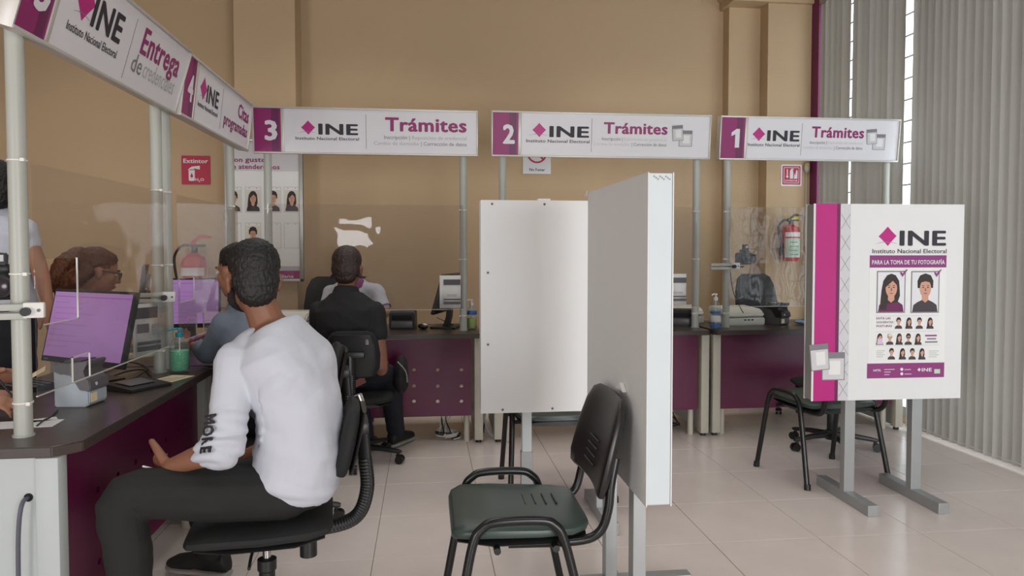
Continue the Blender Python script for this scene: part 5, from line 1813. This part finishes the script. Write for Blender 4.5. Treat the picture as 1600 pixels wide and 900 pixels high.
# --- the man in grey at desk four, half hidden
J = dict(
    pelvis=P(432, 668, 3.52), mid=P(425, 580, 3.46), neck=P(380, 482, 3.46), head=P(370, 424, 3.44),
    sh_l=P(352, 510, 3.36), sh_r=P(418, 505, 3.64), el_l=P(327, 550, 3.52), wr_l=P(306, 541, 3.70), el_r=P(392, 543, 3.85), wr_r=P(345, 530, 3.95),
    hip_l=P(428, 672, 3.43), hip_r=P(432, 668, 3.62), kn_l=P(364, 655, 3.50), an_l=P(386, 800, 3.50), to_l=P(366, 815, 3.53),
    kn_r=P(382, 645, 3.80), an_r=P(388, 770, 3.82), to_r=P(368, 785, 3.86))
J['an_l'].z = J['an_r'].z = .085
J['to_l'].z = J['to_r'].z = .03
pg, hg, JG = person('man in a blue grey shirt leaning on the desk with a phone', J, 'shirtgrey', 'jeansnavy', 'skin2', dict(SHORT), sleeve=1.5, voxel=.007, face=Vector((-.85, .5, -.12)), hs=1.02, collar='shirtgrey', seat=.447, hands={'l': dict(d=Vector((-.7, .6, .2)), n=Vector((.3, .2, 1)), t=1, curl=.5, to=.6)})
v = JG['wr_l'] + pg.location
t = thing('mobile_phone', 'phone in a red case held by the man in grey', 'phone', v + Vector((-.03, .045, .022)), rot=(R(12), R(-10), R(-30)))
MB().prism(rrect(-.036, .036, -.072, .072, .008), 0, .009, 'XY', .002).build('case', 'redphone', t)
MB().prism(rrect(-.032, .032, -.067, .067, .005), .0092, .0098, 'XY').build('phone_screen', 'screenoff', t)

# --- the seated woman with auburn hair and glasses
J = dict(
    pelvis=P(118, 560, 4.05), mid=P(112, 520, 4.05), neck=P(134, 466, 4.02), head=P(155, 424, 4.0),
    sh_r=P(135, 490, 3.88), sh_l=P(135, 484, 4.16), el_r=P(150, 545, 3.84), wr_r=P(190, 538, 3.9), el_l=P(160, 534, 4.25), wr_l=P(205, 534, 4.2),
    hip_r=P(120, 566, 3.97), hip_l=P(125, 560, 4.14), kn_r=P(205, 565, 3.95), kn_l=P(205, 560, 4.15), an_r=P(222, 690, 3.95), an_l=P(222, 680, 4.15), to_r=P(247, 700, 3.97), to_l=P(247, 690, 4.17))
J['kn_r'].z = J['kn_l'].z = .53
for k in ('an_r', 'an_l'):
    J[k].z = .085
for k in ('to_r', 'to_l'):
    J[k].z = .03
LONG = dict(m='hairred', amp=.005, freq=45, blobs=[((0, -.025, .045), (.082, .100, .084)), ((0, -.06, .0), (.078, .06, .075)), ((0, -.115, .055), (.045, .05, .05)), ((0, .0, .078), (.070, .072, .042))],
            locks=[([(0, -.13, .05), (0, -.17, -.01), (.01, -.185, -.09), (0, -.20, -.17)], [.045, .048, .04, .02]), ([(0, -.06, -.03), (.01, -.11, -.08), (0, -.14, -.16)], [.055, .05, .03]),
                   ([(.05, -.06, -.02), (.05, -.10, -.08)], [.035, .03])])
pw_, hw_, JW = person('seated woman in profile with auburn ponytail and black glasses', J, 'shirtwhite', 'jeansnavy', 'skin2', LONG, sleeve=.7, voxel=.007, face=Vector((.86, .48, -.30)), hs=1.0, collar='shirtwhite', width=.9, arms_r=.85, seat=.447)
gl = thing('eyeglasses', 'black framed glasses worn by the woman', 'glasses', pw_.location)
for s_ in (-1, 1):
    ring = [hw_ @ Vector((s_ * .033 + .024 * math.cos(a_), .103 - .25 * abs(.024 * math.cos(a_) * 0), .002 + .019 * math.sin(a_))) for a_ in [2 * math.pi * k / 16 for k in range(17)]]
    MB().tube(ring, .0028, n=6, smooth=0).build('rim', 'black', gl)
    MB().tube([hw_ @ Vector((s_ * .057, .102, .008)), hw_ @ Vector((s_ * .079, .06, .010)), hw_ @ Vector((s_ * .083, -.005, .006))], .003, n=6).build('temple', 'black', gl)
MB().tube([hw_ @ Vector((-.010, .104, .004)), hw_ @ Vector((0, .108, .008)), hw_ @ Vector((.010, .104, .004))], .0025, n=6).build('bridge', 'black', gl)

# --- the standing worker at the left edge
J = dict(
    pelvis=P(-8, 480, 3.4), mid=P(-8, 420, 3.4), neck=P(-10, 335, 3.4), head=P(-14, 295, 3.38),
    sh_r=P(36, 360, 3.42), sh_l=P(-62, 350, 3.45), el_r=P(60, 415, 3.40), wr_r=P(76, 476, 3.36), el_l=P(-66, 420, 3.5), wr_l=P(-70, 480, 3.55),
    hip_r=P(24, 490, 3.4), hip_l=P(-18, 490, 3.42), kn_r=P(26, 640, 3.4), kn_l=P(-18, 640, 3.42), an_r=P(26, 790, 3.4), an_l=P(-18, 790, 3.42), to_r=P(10, 800, 3.5), to_l=P(-35, 800, 3.52))
for k in ('an_r', 'an_l'):
    J[k].z = .085
for k in ('to_r', 'to_l'):
    J[k].z = .03
person('standing worker in a white polo with one arm hanging, cut by the left edge', J, 'shirtwhite', 'jeansnavy', 'skin2', dict(SHORT), sleeve=.40, voxel=.007, face=Vector((-.8, .6, 0)), hs=1.05, collar='shirtwhite', arms_r=.9)

# --- the worker whose hands write on the near desk, otherwise outside the picture
J = dict(
    pelvis=Vector((-2.16, 2.45, .53)), mid=Vector((-2.18, 2.45, .80)), neck=Vector((-2.02, 2.45, 1.08)), head=Vector((-1.97, 2.45, 1.22)),
    sh_r=Vector((-2.03, 2.26, .98)), sh_l=Vector((-2.03, 2.64, .98)), el_r=Vector((-1.80, 2.22, .78)), wr_r=P(-40, 622, 2.42), el_l=Vector((-1.83, 2.66, .79)), wr_l=P(-26, 592, 2.62),
    hip_r=Vector((-2.15, 2.36, .52)), hip_l=Vector((-2.15, 2.54, .52)), kn_r=Vector((-1.75, 2.35, .52)), kn_l=Vector((-1.75, 2.56, .52)), an_r=Vector((-1.78, 2.35, .085)), an_l=Vector((-1.78, 2.56, .085)), to_r=Vector((-1.62, 2.35, .03)), to_l=Vector((-1.62, 2.56, .03)))
ph_, hh_, JH = person('worker writing at the near desk, only the hands in the picture', J, 'shirtwhite', 'jeansnavy', 'skin2', dict(SHORT), sleeve=.7, voxel=.0055, face=Vector((1, .1, -.35)), collar='shirtwhite', seat=.447,
    hands={'r': dict(d=Vector((1, .12, -.12)), n=Vector((0, .5, -1)), t=1, curl=.42, to=.5), 'l': dict(d=Vector((1, .1, .12)), n=Vector((0, -.6, -.6)), t=-1, curl=.4, to=.5)})
v = JH['wr_r'] + ph_.location
o = MB().limb([Vector((0, 0, 0)), Vector((-.06, -.02, .10))], [.003, .0045], n=8).build('pen', 'black', None, loc=v + Vector((.125, .03, -.035)))
tag(o, 'black pen in the writing hand at the near desk', 'pen')
v = JH['wr_l'] + ph_.location
o = MB().box(-.03, .04, -.02, .02, 0, .001).build('paper_slip', 'cream', None, False, loc=v + Vector((.17, .0, .012)), rot=(R(20), R(-30), R(10)))
tag(o, 'cream slip held in the left hand at the near desk', 'paper')
